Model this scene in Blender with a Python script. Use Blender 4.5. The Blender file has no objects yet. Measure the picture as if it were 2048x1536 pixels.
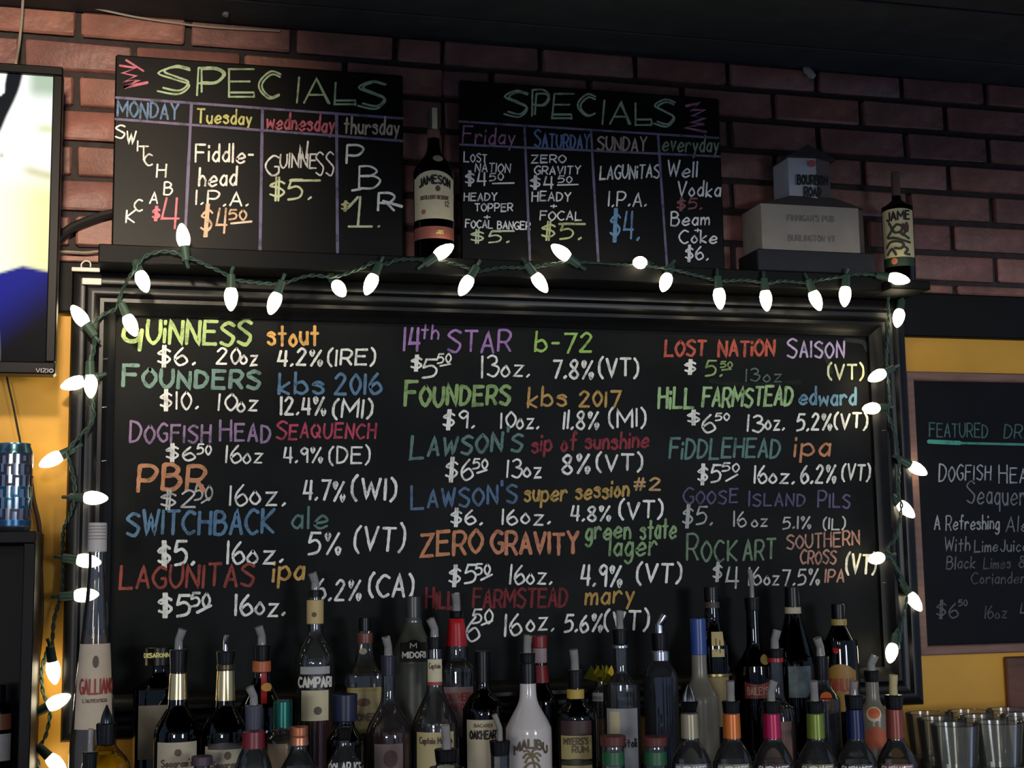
import bpy, math, random
from mathutils import Vector, Matrix
random.seed(7)
SC = bpy.context.scene
COL = SC.collection

# ------------------------------------------------------------------ camera
F_PX, CAM_D, CAM_Z = 2800.0, 2.7, 1.55
YAW, PITCH, ROLL = math.radians(14.416), math.radians(7.378), math.radians(-0.879)
_fw = Vector((math.sin(YAW) * math.cos(PITCH), math.cos(YAW) * math.cos(PITCH), math.sin(PITCH)))
_r0 = _fw.cross(Vector((0, 0, 1))).normalized()
_u0 = _r0.cross(_fw)
_rt = _r0 * math.cos(ROLL) + _u0 * math.sin(ROLL)
_up = _u0 * math.cos(ROLL) - _r0 * math.sin(ROLL)
CAM = Vector((0, -CAM_D, CAM_Z))
cd = bpy.data.cameras.new('camera')
cd.sensor_fit = 'HORIZONTAL'
cd.sensor_width = 36.0
cd.lens = 36.0 * F_PX / 2048.0
cd.clip_start = 0.02
co = bpy.data.objects.new('camera', cd)
COL.objects.link(co)
mw = Matrix((_rt, _up, -_fw)).transposed().to_4x4()
mw.translation = CAM
co.matrix_world = mw
SC.camera = co

# ------------------------------------------------------------------ world, lights, exposure
w = bpy.data.worlds.new('world')
SC.world = w
w.use_nodes = True
w.node_tree.nodes['Background'].inputs[0].default_value = (0.36, 0.48, 0.74, 1)
w.node_tree.nodes['Background'].inputs[1].default_value = 0.62


def area(name, loc, target, sx, sy, power, color):
    d = bpy.data.lights.new(name, 'AREA')
    d.shape = 'RECTANGLE'
    d.size, d.size_y = sx, sy
    d.energy = power
    d.color = color
    o = bpy.data.objects.new(name, d)
    COL.objects.link(o)
    o.location = loc
    o.rotation_euler = (Vector(target) - Vector(loc)).to_track_quat('-Z', 'Y').to_euler()
    return o


# front windows of the bar, behind the camera, and one lamp over the bar by the television
area('front_window_light', (-1.5, -5.6, 1.6), (0.6, 0, 1.6), 0.8, 0.5, 46, (1.0, 0.96, 0.9))
area('side_window_light', (2.5, -5.4, 1.6), (0.8, 0, 1.5), 0.8, 0.7, 62, (0.86, 0.93, 1.0))
sd = bpy.data.lights.new('track_spot_light', 'SPOT')
sd.energy = 125
sd.color = (1.0, 0.82, 0.62)
sd.spot_size = math.radians(46)
sd.spot_blend = 1.0
sd.shadow_soft_size = 0.06
sp_ = bpy.data.objects.new('track_spot_light', sd)
COL.objects.link(sp_)
sp_.location = (-0.16, -1.55, 2.38)
# pendant lamps over the tables behind the viewer
for k, (lx, ly, lz, lp, lc) in enumerate(((-1.3, -3.3, 1.95, 11, (1.0, 0.86, 0.62)), (-0.9, -4.6, 2.05, 11, (1.0, 0.86, 0.62)), (1.55, -3.4, 1.95, 11, (1.0, 0.93, 0.82)))):
    pd_ = bpy.data.lights.new('pendant_light', 'POINT')
    pd_.energy, pd_.color, pd_.shadow_soft_size = lp, lc, 0.062
    po_ = bpy.data.objects.new('pendant_light', pd_)
    COL.objects.link(po_)
    po_.location = (lx, ly, lz)
sp_.rotation_euler = (Vector((-0.22, 0, 2.26)) - sp_.location).to_track_quat('-Z', 'Y').to_euler()

SC.view_settings.view_transform = 'Standard'
SC.view_settings.look = 'None'
SC.view_settings.exposure = 0.0
SC.view_settings.gamma = 1.0
SC.view_settings.use_curve_mapping = False
SC.cycles.max_bounces = 10
SC.cycles.transparent_max_bounces = 40
SC.cycles.sample_clamp_indirect = 4.0


# ------------------------------------------------------------------ pixel <-> place helpers
def ray(px, py):
    return _fw * F_PX + _rt * (px - 1024.0) - _up * (py - 768.0)


def P(px, py, Y=0.0):
    d = ray(px, py)
    k = (CAM_D + Y) / d.y
    return CAM + d * k


def proj(p):
    d = Vector(p) - CAM
    z = d.dot(_fw)
    return 1024 + F_PX * d.dot(_rt) / z, 768 - F_PX * d.dot(_up) / z


def scale_at(p):
    return F_PX / (Vector(p) - CAM).dot(_fw)


def z_for(X, Y, py):
    a, b = 0.5, 3.0
    for _ in range(40):
        m = (a + b) / 2
        if proj((X, Y, m))[1] > py:
            a = m
        else:
            b = m
    return (a + b) / 2


def lin(c, g=1.0):
    r = []
    for v in c:
        v = v / 255.0
        r.append(min(0.95, g * (v / 12.92 if v <= 0.04045 else ((v + 0.055) / 1.055) ** 2.4)))
    return tuple(r)


# ------------------------------------------------------------------ materials
MATS = {}


def mat(key, col, rough=0.5, metal=0.0, spec=0.5, noise=0.0, nscale=40.0, bump=0.0, bscale=120.0,
        emis=None, estr=0.0, trans=0.0, ior=1.45, coat=0.0, raw=False, stretch=None):
    if key in MATS:
        return MATS[key]
    m = bpy.data.materials.new(key)
    m.use_nodes = True
    nt = m.node_tree
    b = nt.nodes['Principled BSDF']
    c = col if raw else lin(col)
    b.inputs['Base Color'].default_value = (*c, 1)
    b.inputs['Roughness'].default_value = rough
    b.inputs['Metallic'].default_value = metal
    b.inputs['Specular IOR Level'].default_value = spec
    b.inputs['Transmission Weight'].default_value = trans
    b.inputs['IOR'].default_value = ior
    b.inputs['Coat Weight'].default_value = coat
    if emis is not None:
        b.inputs['Emission Color'].default_value = (*emis, 1)
        b.inputs['Emission Strength'].default_value = estr
    if noise > 0 or bump > 0:
        tc = nt.nodes.new('ShaderNodeTexCoord')
        mp = nt.nodes.new('ShaderNodeMapping')
        if stretch:
            mp.inputs['Scale'].default_value = stretch
        nt.links.new(tc.outputs['Object'], mp.inputs['Vector'])
    if noise > 0:
        n = nt.nodes.new('ShaderNodeTexNoise')
        n.inputs['Scale'].default_value = nscale
        n.inputs['Detail'].default_value = 5
        nt.links.new(mp.outputs[0], n.inputs['Vector'])
        r = nt.nodes.new('ShaderNodeMapRange')
        r.inputs[1].default_value, r.inputs[2].default_value = 0.3, 0.7
        r.inputs[3].default_value, r.inputs[4].default_value = 1 - noise, 1 + noise
        nt.links.new(n.outputs['Fac'], r.inputs[0])
        mx = nt.nodes.new('ShaderNodeVectorMath')
        mx.operation = 'SCALE'
        mx.inputs[0].default_value = c
        nt.links.new(r.outputs[0], mx.inputs['Scale'])
        nt.links.new(mx.outputs[0], b.inputs['Base Color'])
    if bump > 0:
        n2 = nt.nodes.new('ShaderNodeTexNoise')
        n2.inputs['Scale'].default_value = bscale
        n2.inputs['Detail'].default_value = 6
        nt.links.new(mp.outputs[0], n2.inputs['Vector'])
        bp = nt.nodes.new('ShaderNodeBump')
        bp.inputs['Strength'].default_value = bump
        bp.inputs['Distance'].default_value = 0.004
        nt.links.new(n2.outputs['Fac'], bp.inputs['Height'])
        nt.links.new(bp.outputs[0], b.inputs['Normal'])
    MATS[key] = m
    return m


def glass(key, tint=(235, 240, 240), rough=0.02, ior=1.45, haze=0.0, hazecol=(200, 200, 200)):
    """thin bottle glass: see-through body plus fresnel gloss, optional haze (frosting, or refracted light painted into clear glass)"""
    if key in MATS:
        return MATS[key]
    m = bpy.data.materials.new(key)
    m.use_nodes = True
    nt = m.node_tree
    for n in list(nt.nodes):
        nt.nodes.remove(n)
    out = nt.nodes.new('ShaderNodeOutputMaterial')
    tr = nt.nodes.new('ShaderNodeBsdfTransparent')
    tr.inputs[0].default_value = (*lin(tint), 1)
    gl = nt.nodes.new('ShaderNodeBsdfGlossy')
    gl.inputs['Roughness'].default_value = rough
    fr = nt.nodes.new('ShaderNodeFresnel')
    fr.inputs[0].default_value = ior
    mx = nt.nodes.new('ShaderNodeMixShader')
    nt.links.new(fr.outputs[0], mx.inputs[0])
    last = tr
    if haze > 0:
        df = nt.nodes.new('ShaderNodeBsdfDiffuse')
        df.inputs[0].default_value = (*lin(hazecol), 1)
        m2 = nt.nodes.new('ShaderNodeMixShader')
        m2.inputs[0].default_value = haze
        nt.links.new(tr.outputs[0], m2.inputs[1])
        nt.links.new(df.outputs[0], m2.inputs[2])
        last = m2
    nt.links.new(last.outputs[0], mx.inputs[1])
    nt.links.new(gl.outputs[0], mx.inputs[2])
    nt.links.new(mx.outputs[0], out.inputs[0])
    MATS[key] = m
    return m


def chalk(c, dens=0.75):
    key = 'chalk_%d_%d_%d' % tuple(c)
    if key in MATS:
        return MATS[key]
    m = bpy.data.materials.new(key)
    m.use_nodes = True
    nt = m.node_tree
    b = nt.nodes['Principled BSDF']
    b.inputs['Roughness'].default_value = 0.95
    b.inputs['Specular IOR Level'].default_value = 0.05
    tc = nt.nodes.new('ShaderNodeTexCoord')
    n = nt.nodes.new('ShaderNodeTexNoise')
    n.inputs['Scale'].default_value = 420
    n.inputs['Detail'].default_value = 3
    n2 = nt.nodes.new('ShaderNodeTexNoise')
    n2.inputs['Scale'].default_value = 45
    n2.inputs['Detail'].default_value = 2
    ad = nt.nodes.new('ShaderNodeMath')
    ad.operation = 'MULTIPLY_ADD'
    ad.inputs[1].default_value = 0.7
    nt.links.new(tc.outputs['Object'], n.inputs['Vector'])
    nt.links.new(tc.outputs['Object'], n2.inputs['Vector'])
    nt.links.new(n.outputs['Fac'], ad.inputs[0])
    nt.links.new(n2.outputs['Fac'], ad.inputs[2])
    rp = nt.nodes.new('ShaderNodeValToRGB')
    rp.color_ramp.elements[0].position = 0.56
    rp.color_ramp.elements[1].position = 0.86
    gm_ = sum(c) / 3.0
    cc = lin([v * 0.70 + gm_ * 0.30 for v in c], 1.15)
    rp.color_ramp.elements[0].color = (*[0.42 * v + 0.004 for v in cc], 1)
    rp.color_ramp.elements[1].color = (*[min(0.92, 1.12 * v) for v in cc], 1)
    nt.links.new(ad.outputs[0], rp.inputs[0])
    nt.links.new(rp.outputs[0], b.inputs['Base Color'])
    MATS[key] = m
    return m


# ------------------------------------------------------------------ mesh helpers
class MB:
    def __init__(s):
        s.v, s.f = [], []

    def add(s, vs, fs):
        k = len(s.v)
        s.v += [tuple(v) for v in vs]
        s.f += [tuple(i + k for i in f) for f in fs]

    def box(s, x0, x1, y0, y1, z0, z1, bev=0.0):
        if bev <= 0:
            s.add([(x0, y0, z0), (x1, y0, z0), (x1, y1, z0), (x0, y1, z0), (x0, y0, z1), (x1, y0, z1), (x1, y1, z1), (x0, y1, z1)],
                  [(0, 3, 2, 1), (4, 5, 6, 7), (0, 1, 5, 4), (1, 2, 6, 5), (2, 3, 7, 6), (3, 0, 4, 7)])
            return
        b = bev
        L = []
        for z, i in ((z0, b), (z0 + b, 0), (z1 - b, 0), (z1, b)):
            L.append([(x0 + i, y0 + b, z), (x0 + b, y0 + i, z), (x1 - b, y0 + i, z), (x1 - i, y0 + b, z),
                      (x1 - i, y1 - b, z), (x1 - b, y1 - i, z), (x0 + b, y1 - i, z), (x0 + i, y1 - b, z)])
        vs = [p for l in L for p in l]
        fs = [tuple(range(7, -1, -1)), tuple(range(24, 32))]
        for a in range(3):
            for i in range(8):
                j = (i + 1) % 8
                fs.append((a * 8 + i, a * 8 + j, a * 8 + 8 + j, a * 8 + 8 + i))
        s.add(vs, fs)

    def lathe(s, prof, seg=28, cx=0, cy=0, sq=0.0, caps=(True, True)):
        n = len(prof)
        vs = []
        for r, z in prof:
            for i in range(seg):
                a = 2 * math.pi * i / seg
                c, d = math.cos(a), math.sin(a)
                k = 1.0
                if sq > 0:
                    k = 1.0 / ((abs(c) ** sq + abs(d) ** sq) ** (1.0 / sq))
                vs.append((cx + r * k * c, cy + r * k * d, z))
        fs = []
        for j in range(n - 1):
            for i in range(seg):
                i2 = (i + 1) % seg
                fs.append((j * seg + i, j * seg + i2, (j + 1) * seg + i2, (j + 1) * seg + i))
        if caps[0]:
            fs.append(tuple(range(seg - 1, -1, -1)))
        if caps[1]:
            fs.append(tuple((n - 1) * seg + i for i in range(seg)))
        s.add(vs, fs)

    def tube(s, pts, r, seg=8, caps=True, radii=None):
        pts = [Vector(p) for p in pts]
        n = len(pts)
        vs = []
        t = (pts[1] - pts[0]).normalized()
        up = Vector((0, 0, 1)) if abs(t.z) < 0.9 else Vector((1, 0, 0))
        a = t.cross(up).normalized()
        for i, p in enumerate(pts):
            t = (pts[min(i + 1, n - 1)] - pts[max(i - 1, 0)]).normalized()
            a = (a - t * a.dot(t))
            a = a.normalized() if a.length > 1e-6 else t.orthogonal().normalized()
            b = t.cross(a)
            rr = radii[i] if radii else r
            for k in range(seg):
                an = 2 * math.pi * k / seg
                vs.append(p + a * (rr * math.cos(an)) + b * (rr * math.sin(an)))
        fs = []
        for j in range(n - 1):
            for i in range(seg):
                i2 = (i + 1) % seg
                fs.append((j * seg + i, j * seg + i2, (j + 1) * seg + i2, (j + 1) * seg + i))
        if caps:
            fs.append(tuple(range(seg - 1, -1, -1)))
            fs.append(tuple((n - 1) * seg + i for i in range(seg)))
        s.add(vs, fs)

    def mesh(s, name, smooth=True):
        me = bpy.data.meshes.new(name)
        me.from_pydata(s.v, [], s.f)
        me.update()
        if smooth:
            me.polygons.foreach_set('use_smooth', [True] * len(me.polygons))
            try:
                me.set_sharp_from_angle(angle=math.radians(38))
            except Exception:
                pass
        return me

    def build(s, name, m, parent=None, smooth=True, loc=None):
        return link(name, s.mesh(name, smooth), m, parent, loc)


def link(name, me, m, parent=None, loc=None):
    o = bpy.data.objects.new(name, me)
    COL.objects.link(o)
    if m is not None and not me.materials:
        me.materials.append(m)
    if parent is not None:
        o.parent = parent
    if loc is not None:
        o.location = loc
    return o


def tag(o, label=None, cat=None, group=None, kind=None):
    if label:
        o['label'] = label
    if cat:
        o['category'] = cat
    if group:
        o['group'] = group
    if kind:
        o['kind'] = kind
    return o


def thing(name, label, cat, loc=(0, 0, 0), group=None):
    o = bpy.data.objects.new(name, None)
    COL.objects.link(o)
    o.location = loc
    o.empty_display_size = 0.05
    return tag(o, label, cat, group)


def smooth_path(pts, n=6):
    pts = [Vector(p) for p in pts]
    out = []
    for i in range(len(pts) - 1):
        p0, p1, p2, p3 = pts[max(i - 1, 0)], pts[i], pts[i + 1], pts[min(i + 2, len(pts) - 1)]
        for k in range(n):
            t = k / n
            out.append(0.5 * ((2 * p1) + (p2 - p0) * t + (2 * p0 - 5 * p1 + 4 * p2 - p3) * t * t + (3 * p1 - p0 - 3 * p2 + p3) * t ** 3))
    out.append(pts[-1])
    return out


# ------------------------------------------------------------------ handwriting: single-stroke alphabet
# pairs "xy", baseline y=3, x-height 8, capital height c(12); '~' = curved stroke
GLYPH = {
    'A': '033c63/1656', 'B': '030c/~0c3c5a3808/~0848664303', 'C': '~6b3c09063364', 'D': '030c/~0c4b684403',
    'E': '6c0c0363/0858', 'F': '6c0c03/0858', 'G': '~6b3c0906336467/4767', 'H': '030c/636c/0868', 'I': '030c',
    'J': '~4c452305', 'K': '030c/6c0763', 'L': '0c0363', 'M': '030c468c83', 'N': '030c636c',
    'O': '~3c09063366693c', 'P': '030c/~0c4c6a4707', 'Q': '~3c09063366693c/4673', 'R': '030c/~0c4c6a4707/3763',
    'S': '~6b3c0a38664304', 'T': '0c6c/3c33', 'U': '~0c0633666c', 'V': '0c336c', 'W': '0c234a638c', 'X': '0c63/6c03',
    'Y': '0c386c/3833', 'Z': '0c6c0363',
    '0': '~2c09062346492c', '1': '030c', '2': '~0a2c4b4903/0353', '3': '~0b2c4b4928/~2857553304', '4': '1c0656/4c43',
    '5': '5c1c08/~0839574403', '6': '~3c080523553806', '7': '0c5c23', '8': '~4b2c0a28553305384a4b', '9': '~4b2c0a284a/4b43',
    '$': '~5a3b0938563405/2d22/3d32', '%': '~1c0b192b1c/6c13/~6655637566', '(': '~2d0a0522', ')': '~0d2a2502',
    '.': '0314', ',': '1402', '-': '0737', '+': '0747/2925', "'": '0d0b', '#': '2c13/4c33/0959/0656', '&': '~631a2c4a062367',
    'a': '~4728052345/4843', 'b': '0c03/~0738553304', 'c': '~4728052344', 'd': '~4728052345/4c43', 'e': '~055638052354',
    'f': '~4b3c2a23/0848', 'g': '~4728052345/~48422001', 'h': '0c03/~06284643', 'i': '0803/0b0a', 'j': '~28220001/2b2a',
    'k': '0c03/480543', 'l': '0c03', 'm': '0803/~06283633/~36586663', 'n': '0803/~06284643', 'o': '~2805234528',
    'p': '0800/~0738553304', 'q': '~4728052345/4840', 'r': '0803/~06283847', 's': '~47280736442304', 't': '2b23/0848',
    'u': '~08052345/4843', 'v': '082348', 'w': '0813375368', 'x': '0843/4803', 'y': '0824/4810', 'z': '08480343',
}


def _parse(g):
    out = []
    for st in g.split('/'):
        cur = st.startswith('~')
        st = st.lstrip('~')
        pts = [(int(st[i], 16), int(st[i + 1], 16) - 3) for i in range(0, len(st), 2)]
        out.append((cur, pts))
    return out


PARSED = {k: _parse(v) for k, v in GLYPH.items()}


def text_strokes(txt, x0, x1, yl, yr, cap, sc=False, jit=0.035, slant=0.04):
    """handwritten line between x0 and x1 on the base line yl..yr; all in one 2-D frame with y down"""
    pens, x = [], 0.0
    for ch in txt:
        if ch == ' ':
            x += 5
            continue
        k, key = 1.0, ch
        if sc and ch.islower():
            key, k = ch.upper(), 0.8
        st = PARSED[key]
        wmax = max(p[0] for _, s in st for p in s)
        dy = random.uniform(-1, 1) * jit * 9
        rk = 1 + random.uniform(-1, 1) * jit
        for cur, s in st:
            pens.append((cur, [(x + px * k, py * k * rk + dy) for px, py in s]))
        x += wmax * k + (2.4 if wmax > 0 else 2.6)
    tot = max(px for _, s in pens for px, _ in s)
    tot = max(tot, 0.5)
    out = []
    for cur, s in pens:
        q = []
        for px, py in s:
            t = px / tot
            q.append((x0 + (x1 - x0) * t + slant * py * cap / 9, yl + (yr - yl) * t - py * cap / 9))
        out.append((cur, q))
    return out


def ribbon(mb, strokes, width, mp, jit=0.12, sub=7.0):
    for si, (cur, s) in enumerate(strokes):
        pts = [Vector((a, b, 0)) for a, b in s]
        if cur and len(pts) > 2:
            pts = smooth_path(pts, 5)
        fine = [pts[0]]
        for i in range(len(pts) - 1):
            L = (pts[i + 1] - pts[i]).length
            n = max(1, int(L / sub))
            for k in range(1, n + 1):
                fine.append(pts[i].lerp(pts[i + 1], k / n))
        pts = [fine[0]]
        for p in fine[1:]:
            if (p - pts[-1]).length > 1e-6:
                pts.append(p)
        if len(pts) < 2:
            continue
        t0 = (pts[0] - pts[1]).normalized()
        t1 = (pts[-1] - pts[-2]).normalized()
        pts = [pts[0] + t0 * width * 0.35] + pts + [pts[-1] + t1 * width * 0.35]
        vs, n = [], len(pts)
        for i, p in enumerate(pts):
            t = pts[min(i + 1, n - 1)] - pts[max(i - 1, 0)]
            t = t.normalized() if t.length > 1e-9 else t1
            nv = Vector((-t.y, t.x, 0))
            k = 1.0
            if 0 < i < n - 1:
                a = (pts[i] - pts[i - 1]).normalized()
                k = 1.0 / max(0.6, abs(a.dot(t)))
            else:
                k = 0.55
            hw = width * 0.5 * k * (1 + random.uniform(-jit, jit))
            vs.append(mp(*(p + nv * hw).xy, si))
            vs.append(mp(*(p - nv * hw).xy, si))
        mb.add(vs, [(2 * i, 2 * i + 1, 2 * i + 3, 2 * i + 2) for i in range(n - 1)])


# ================================================================== STRUCTURE
M_mortar = mat('mortar_dark', (52, 45, 45), 0.9, noise=0.25, nscale=60, bump=0.4)
M_yellow = mat('mustard_paint', (208, 152, 46), 0.55, noise=0.10, nscale=7, bump=0.05, bscale=90)
M_blackpaint = mat('black_gloss_paint', (14, 14, 15), 0.36, spec=0.3, noise=0.2, nscale=30, bump=0.06, bscale=60)
M_blackmatt = mat('black_matt_paint', (10, 10, 10), 0.6, spec=0.2, noise=0.2, nscale=25)
M_ceiling = mat('ceiling_black', (40, 44, 46), 0.7, noise=0.3, nscale=18)
M_floor = mat('floor_dark', (50, 44, 40), 0.6, noise=0.2, nscale=6)

CEIL_Z, BAND_T, BAND_B = 2.617, 2.124, 2.028
mb = MB()
mb.box(-1.7, 3.4, 0.0, 0.12, 0.0, BAND_B + 0.02)
wall = mb.build('wall_back', M_yellow, smooth=False)
tag(wall, kind='structure')
mb = MB()
mb.box(-1.7, 3.4, 0.004, 0.12, BAND_B + 0.02, CEIL_Z)
wb = mb.build('mortar_bed', M_mortar, wall, smooth=False)
mb = MB()
mb.box(-1.7, 3.4, -6.2, 0.12, -0.1, 0.0)
tag(mb.build('floor', M_floor, smooth=False), kind='structure')
mb = MB()
mb.box(-1.7, 3.4, -6.2, 0.12, CEIL_Z + 0.012, CEIL_Z + 0.1)
ceil = tag(mb.build('ceiling', M_ceiling, smooth=False), kind='structure')
for i in range(16):
    mb = MB()
    y1 = -0.004 - i * 0.125
    mb.box(-1.69, 3.39, y1 - 0.119, y1, CEIL_Z - random.uniform(0, 0.004), CEIL_Z + 0.012, 0.002)
    mb.build('plank', M_ceiling, ceil, smooth=False)
# black board band along the wall, under the bricks
mb = MB()
mb.box(-1.7, 3.4, -0.022, -0.0005, BAND_B, BAND_T, 0.003)
tag(mb.build('trim_1', M_blackmatt, smooth=False), kind='structure')
# unseen block added overhead, ahead of the viewer, to shade the upper wall
rk = thing('overhead_shade_block', 'unseen black block added overhead to shade the upper wall', 'light blocker', (0.85, -1.85, 2.06))
mb = MB()
mb.box(-2.5, 2.5, -0.16, 0.16, 0.02, 0.54, 0.004)
mb.build('shade_block_body', M_blackmatt, rk, smooth=False)
for k in range(24):
    mb = MB()
    x = -2.42 + k * 0.21
    mb.box(x, x + 0.03, -0.15, 0.15, 0.0, 0.021, 0.002)
    mb.build('slat', M_blackmatt, rk, smooth=False)

# bricks, each its own piece, two panels with a seam at X=.555
bm_cols = [(132, 86, 76), (122, 80, 71), (138, 93, 81), (118, 79, 73), (128, 89, 80)]
brick_mats = [mat('brick_%d' % i, c, 0.5, spec=0.5, noise=0.28, nscale=26, bump=0.7, bscale=55) for i, c in enumerate(bm_cols)]
brick_cache = {}


def brick(x0, x1, z0, z1):
    key = (round(x1 - x0, 2), round(z1 - z0, 3), random.randrange(4))
    if key not in brick_cache:
        L, H = key[0], z1 - z0
        b = MB()
        b.box(-(x1 - x0) / 2, (x1 - x0) / 2, -0.009, 0.006, -H / 2, H / 2, 0.0035)
        b.v = [(x + random.uniform(-1, 1) * 0.0016, y + random.uniform(-1, 1) * 0.0008, z + random.uniform(-1, 1) * 0.0014) for x, y, z in b.v]
        me = b.mesh('brick')
        me.materials.append(brick_mats[0])
        brick_cache[key] = me
    o = bpy.data.objects.new('brick', brick_cache[key])
    COL.objects.link(o)
    o.parent = wall
    o.location = ((x0 + x1) / 2, random.uniform(-0.0015, 0.001), (z0 + z1) / 2)
    o.material_slots[0].link = 'OBJECT'
    o.material_slots[0].material = random.choice(brick_mats)


J = 0.0125
zt = 2.5605
rows = [(zt + J / 2, CEIL_Z - 0.002)]
for k in range(7):
    top = zt - J / 2 - k * 0.0681
    bot = top - 0.0681 + J
    if bot < BAND_T + 0.004:
        bot = BAND_T + 0.002
    if top - bot > 0.012:
        rows.append((bot, top))
SEAM = 0.5555
for ri, (z0, z1) in enumerate(rows):
    off = 0.0 if ri % 2 == 0 else 0.1045
    x = -0.1544 + off - 5 * 0.2045
    while x < SEAM - 0.03:
        a, b = x + J / 2, min(x + 0.2045 - J / 2, SEAM - 0.002)
        if b - a > 0.02:
            brick(a, b, z0, z1)
        x += 0.2045
    x = 0.7637 - 0.2089 - off
    while x < 2.75:
        a, b = max(x + J / 2, SEAM + 0.002), x + 0.2089 - J / 2
        if b - a > 0.02:
            brick(a, b, z0, z1)
        x += 0.2089

# ================================================================== MAIN CHALKBOARD
FX0, FX1, FZ0, FZ1 = -0.1522, 1.5545, 1.2510, 2.1025
FW = 0.0785
M_board = mat('chalkboard_black', (21, 22, 22), 0.55, spec=0.1, noise=0.5, nscale=5)
board = thing('menu_chalkboard', 'large black framed chalkboard with the beer list, ringed by string lights', 'chalkboard', (0.69, -0.02, FZ0))
PROF = [(0, 0.0), (0, 0.034), (0.004, 0.042), (0.014, 0.046), (0.024, 0.044), (0.029, 0.036), (0.036, 0.034), (0.046, 0.038),
        (0.051, 0.044), (0.058, 0.044), (0.064, 0.034), (0.072, 0.028), (FW, 0.024), (FW, 0.0)]


def picture_frame(parent, x0, x1, z0, z1, prof, yback, m, origin, name='frame_rail'):
    rails = []
    for side in range(4):
        vs = []
        for wv, dv in prof:
            y = yback - dv
            if side == 0:
                a, b = (x0 + wv, y, z1 - wv), (x1 - wv, y, z1 - wv)
            elif side == 1:
                a, b = (x1 - wv, y, z1 - wv), (x1 - wv, y, z0 + wv)
            elif side == 2:
                a, b = (x1 - wv, y, z0 + wv), (x0 + wv, y, z0 + wv)
            else:
                a, b = (x0 + wv, y, z0 + wv), (x0 + wv, y, z1 - wv)
            vs += [Vector(a) - origin, Vector(b) - origin]
        n = len(prof)
        fs = [(2 * i, 2 * i + 1, (2 * i + 3) % (2 * n), (2 * i + 2) % (2 * n)) for i in range(n)]
        fs += [tuple(2 * i for i in range(n - 1, -1, -1)), tuple(2 * i + 1 for i in range(n))]
        b_ = MB()
        b_.add(vs, fs)
        rails.append(b_.build(name, m, parent, smooth=True))
    return rails


BO = Vector(board.location)
picture_frame(board, FX0, FX1, FZ0, FZ1, PROF, -0.0035, M_blackpaint, BO)
PY = -0.016
mb = MB()
mb.box(FX0 + FW - 0.006 - BO.x, FX1 - FW + 0.006 - BO.x, PY - BO.y, -0.004 - BO.y, FZ0 + FW - 0.006 - BO.z, FZ1 - FW + 0.006 - BO.z)
mb.build('writing_panel', M_board, board, smooth=False)
for px, py in ((211, 718), (209, 815), (208, 922), (1768, 861), (1769, 1166)):      # nail heads catching light on the frame
    p = P(px, py, -0.05)
    mb = MB()
    mb.tube([(p.x - BO.x - 0.004, -0.0485 - BO.y, p.z - BO.z), (p.x - BO.x + 0.004, -0.0485 - BO.y, p.z - BO.z + 0.001)], 0.0011, 6)
    mb.build('staple', mat('staple_steel', (190, 190, 190), 0.3, 0.9), board)

WHITE = (222, 220, 208)
LINES = []  # (text,x0,x1,yl,yr,cap,colour,width,smallcaps)


def T(txt, x0, x1, yl, yr, cap, c, w=5.5, sc=False):
    LINES.append(('t', txt, x0, x1, yl, yr, cap, c, w, sc))


def B(txt, x0, x1, yt, yb, c=WHITE, w=5.0):
    LINES.append(('t', txt, x0, x1, yb, yb, yb - yt, c, w, False))


def LN(c, w, *pts, curve=False):
    LINES.append(('l', 'line', pts, c, w, curve))


def flush(parent, Y, name='chalk_lettering'):
    global LINES
    o0 = Vector(parent.location)

    lift = [0]

    def mp(a, b, si=0):
        return P(a, b, Y - 0.00003 * ((lift[0] * 5 + si) % 24)) - o0
    for L in LINES:
        lift[0] += 1
        m = MB()
        if L[0] == 't':
            _, txt, x0, x1, yl, yr, cap, c, w_, sc = L
            ribbon(m, text_strokes(txt, x0, x1, yl, yr, cap, sc, 0.05, random.uniform(0.0, 0.10)), w_ * 0.85, mp, jit=0.16)
            m.build(name, chalk(c), parent, smooth=False)
        else:
            _, _, pts, c, w_, cur = L
            ribbon(m, [(cur, list(pts))], w_, mp, sub=25)
            m.build('chalk_line', chalk(c), parent, smooth=False)
    LINES = []


GRN, TEAL, PUR, ORG, BLU, RED, GLD = (160, 192, 100), (104, 142, 126), (142, 108, 150), (214, 128, 74), (78, 120, 158), (168, 60, 50), (206, 150, 62)
# column 1
LN(GRN, 8.5, (268, 646), (252, 655), (247, 672), (258, 682), (274, 680), (283, 664), curve=True)
LN(GRN, 8.5, (284, 660), (281, 680), (279, 700))
T('UiNNESS', 294, 500, 685, 690, 46, GRN, 8.5)
T('stout', 536, 636, 690, 690, 42, (234, 164, 66), 7)
B('$6.', 316, 390, 694, 729); B('20', 433, 478, 697, 727); T('oz', 480, 514, 729, 729, 32, WHITE, 5)
B('4.2%', 556, 643, 700, 731, w=6); B('(IRE)', 656, 748, 700, 730, w=5.5)
T('Founders', 246, 518, 772, 778, 42, TEAL, 9, True)
T('kbs', 558, 646, 786, 786, 42, BLU, 7); B('2016', 670, 762, 749, 789, BLU, 7)
B('$10.', 321, 396, 783, 818); B('10', 437, 472, 788, 820); T('oz', 474, 513, 822, 822, 34, WHITE, 5)
B('12.4%', 562, 650, 796, 830, w=6); B('(MI)', 666, 742, 800, 834, w=6)
T('Dogfish', 260, 420, 884, 884, 42, PUR, 6, True); T('Head', 440, 540, 883, 883, 42, PUR, 6, True)
T('Seaquench', 553, 750, 877, 876, 36, (196, 56, 80), 5.5, True)
B('$6', 333, 390, 892, 920); B('50', 394, 421, 890, 909, w=4.5); B('16', 452, 482, 892, 926); T('oz', 486, 523, 926, 926, 34, WHITE, 4.5)
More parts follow.
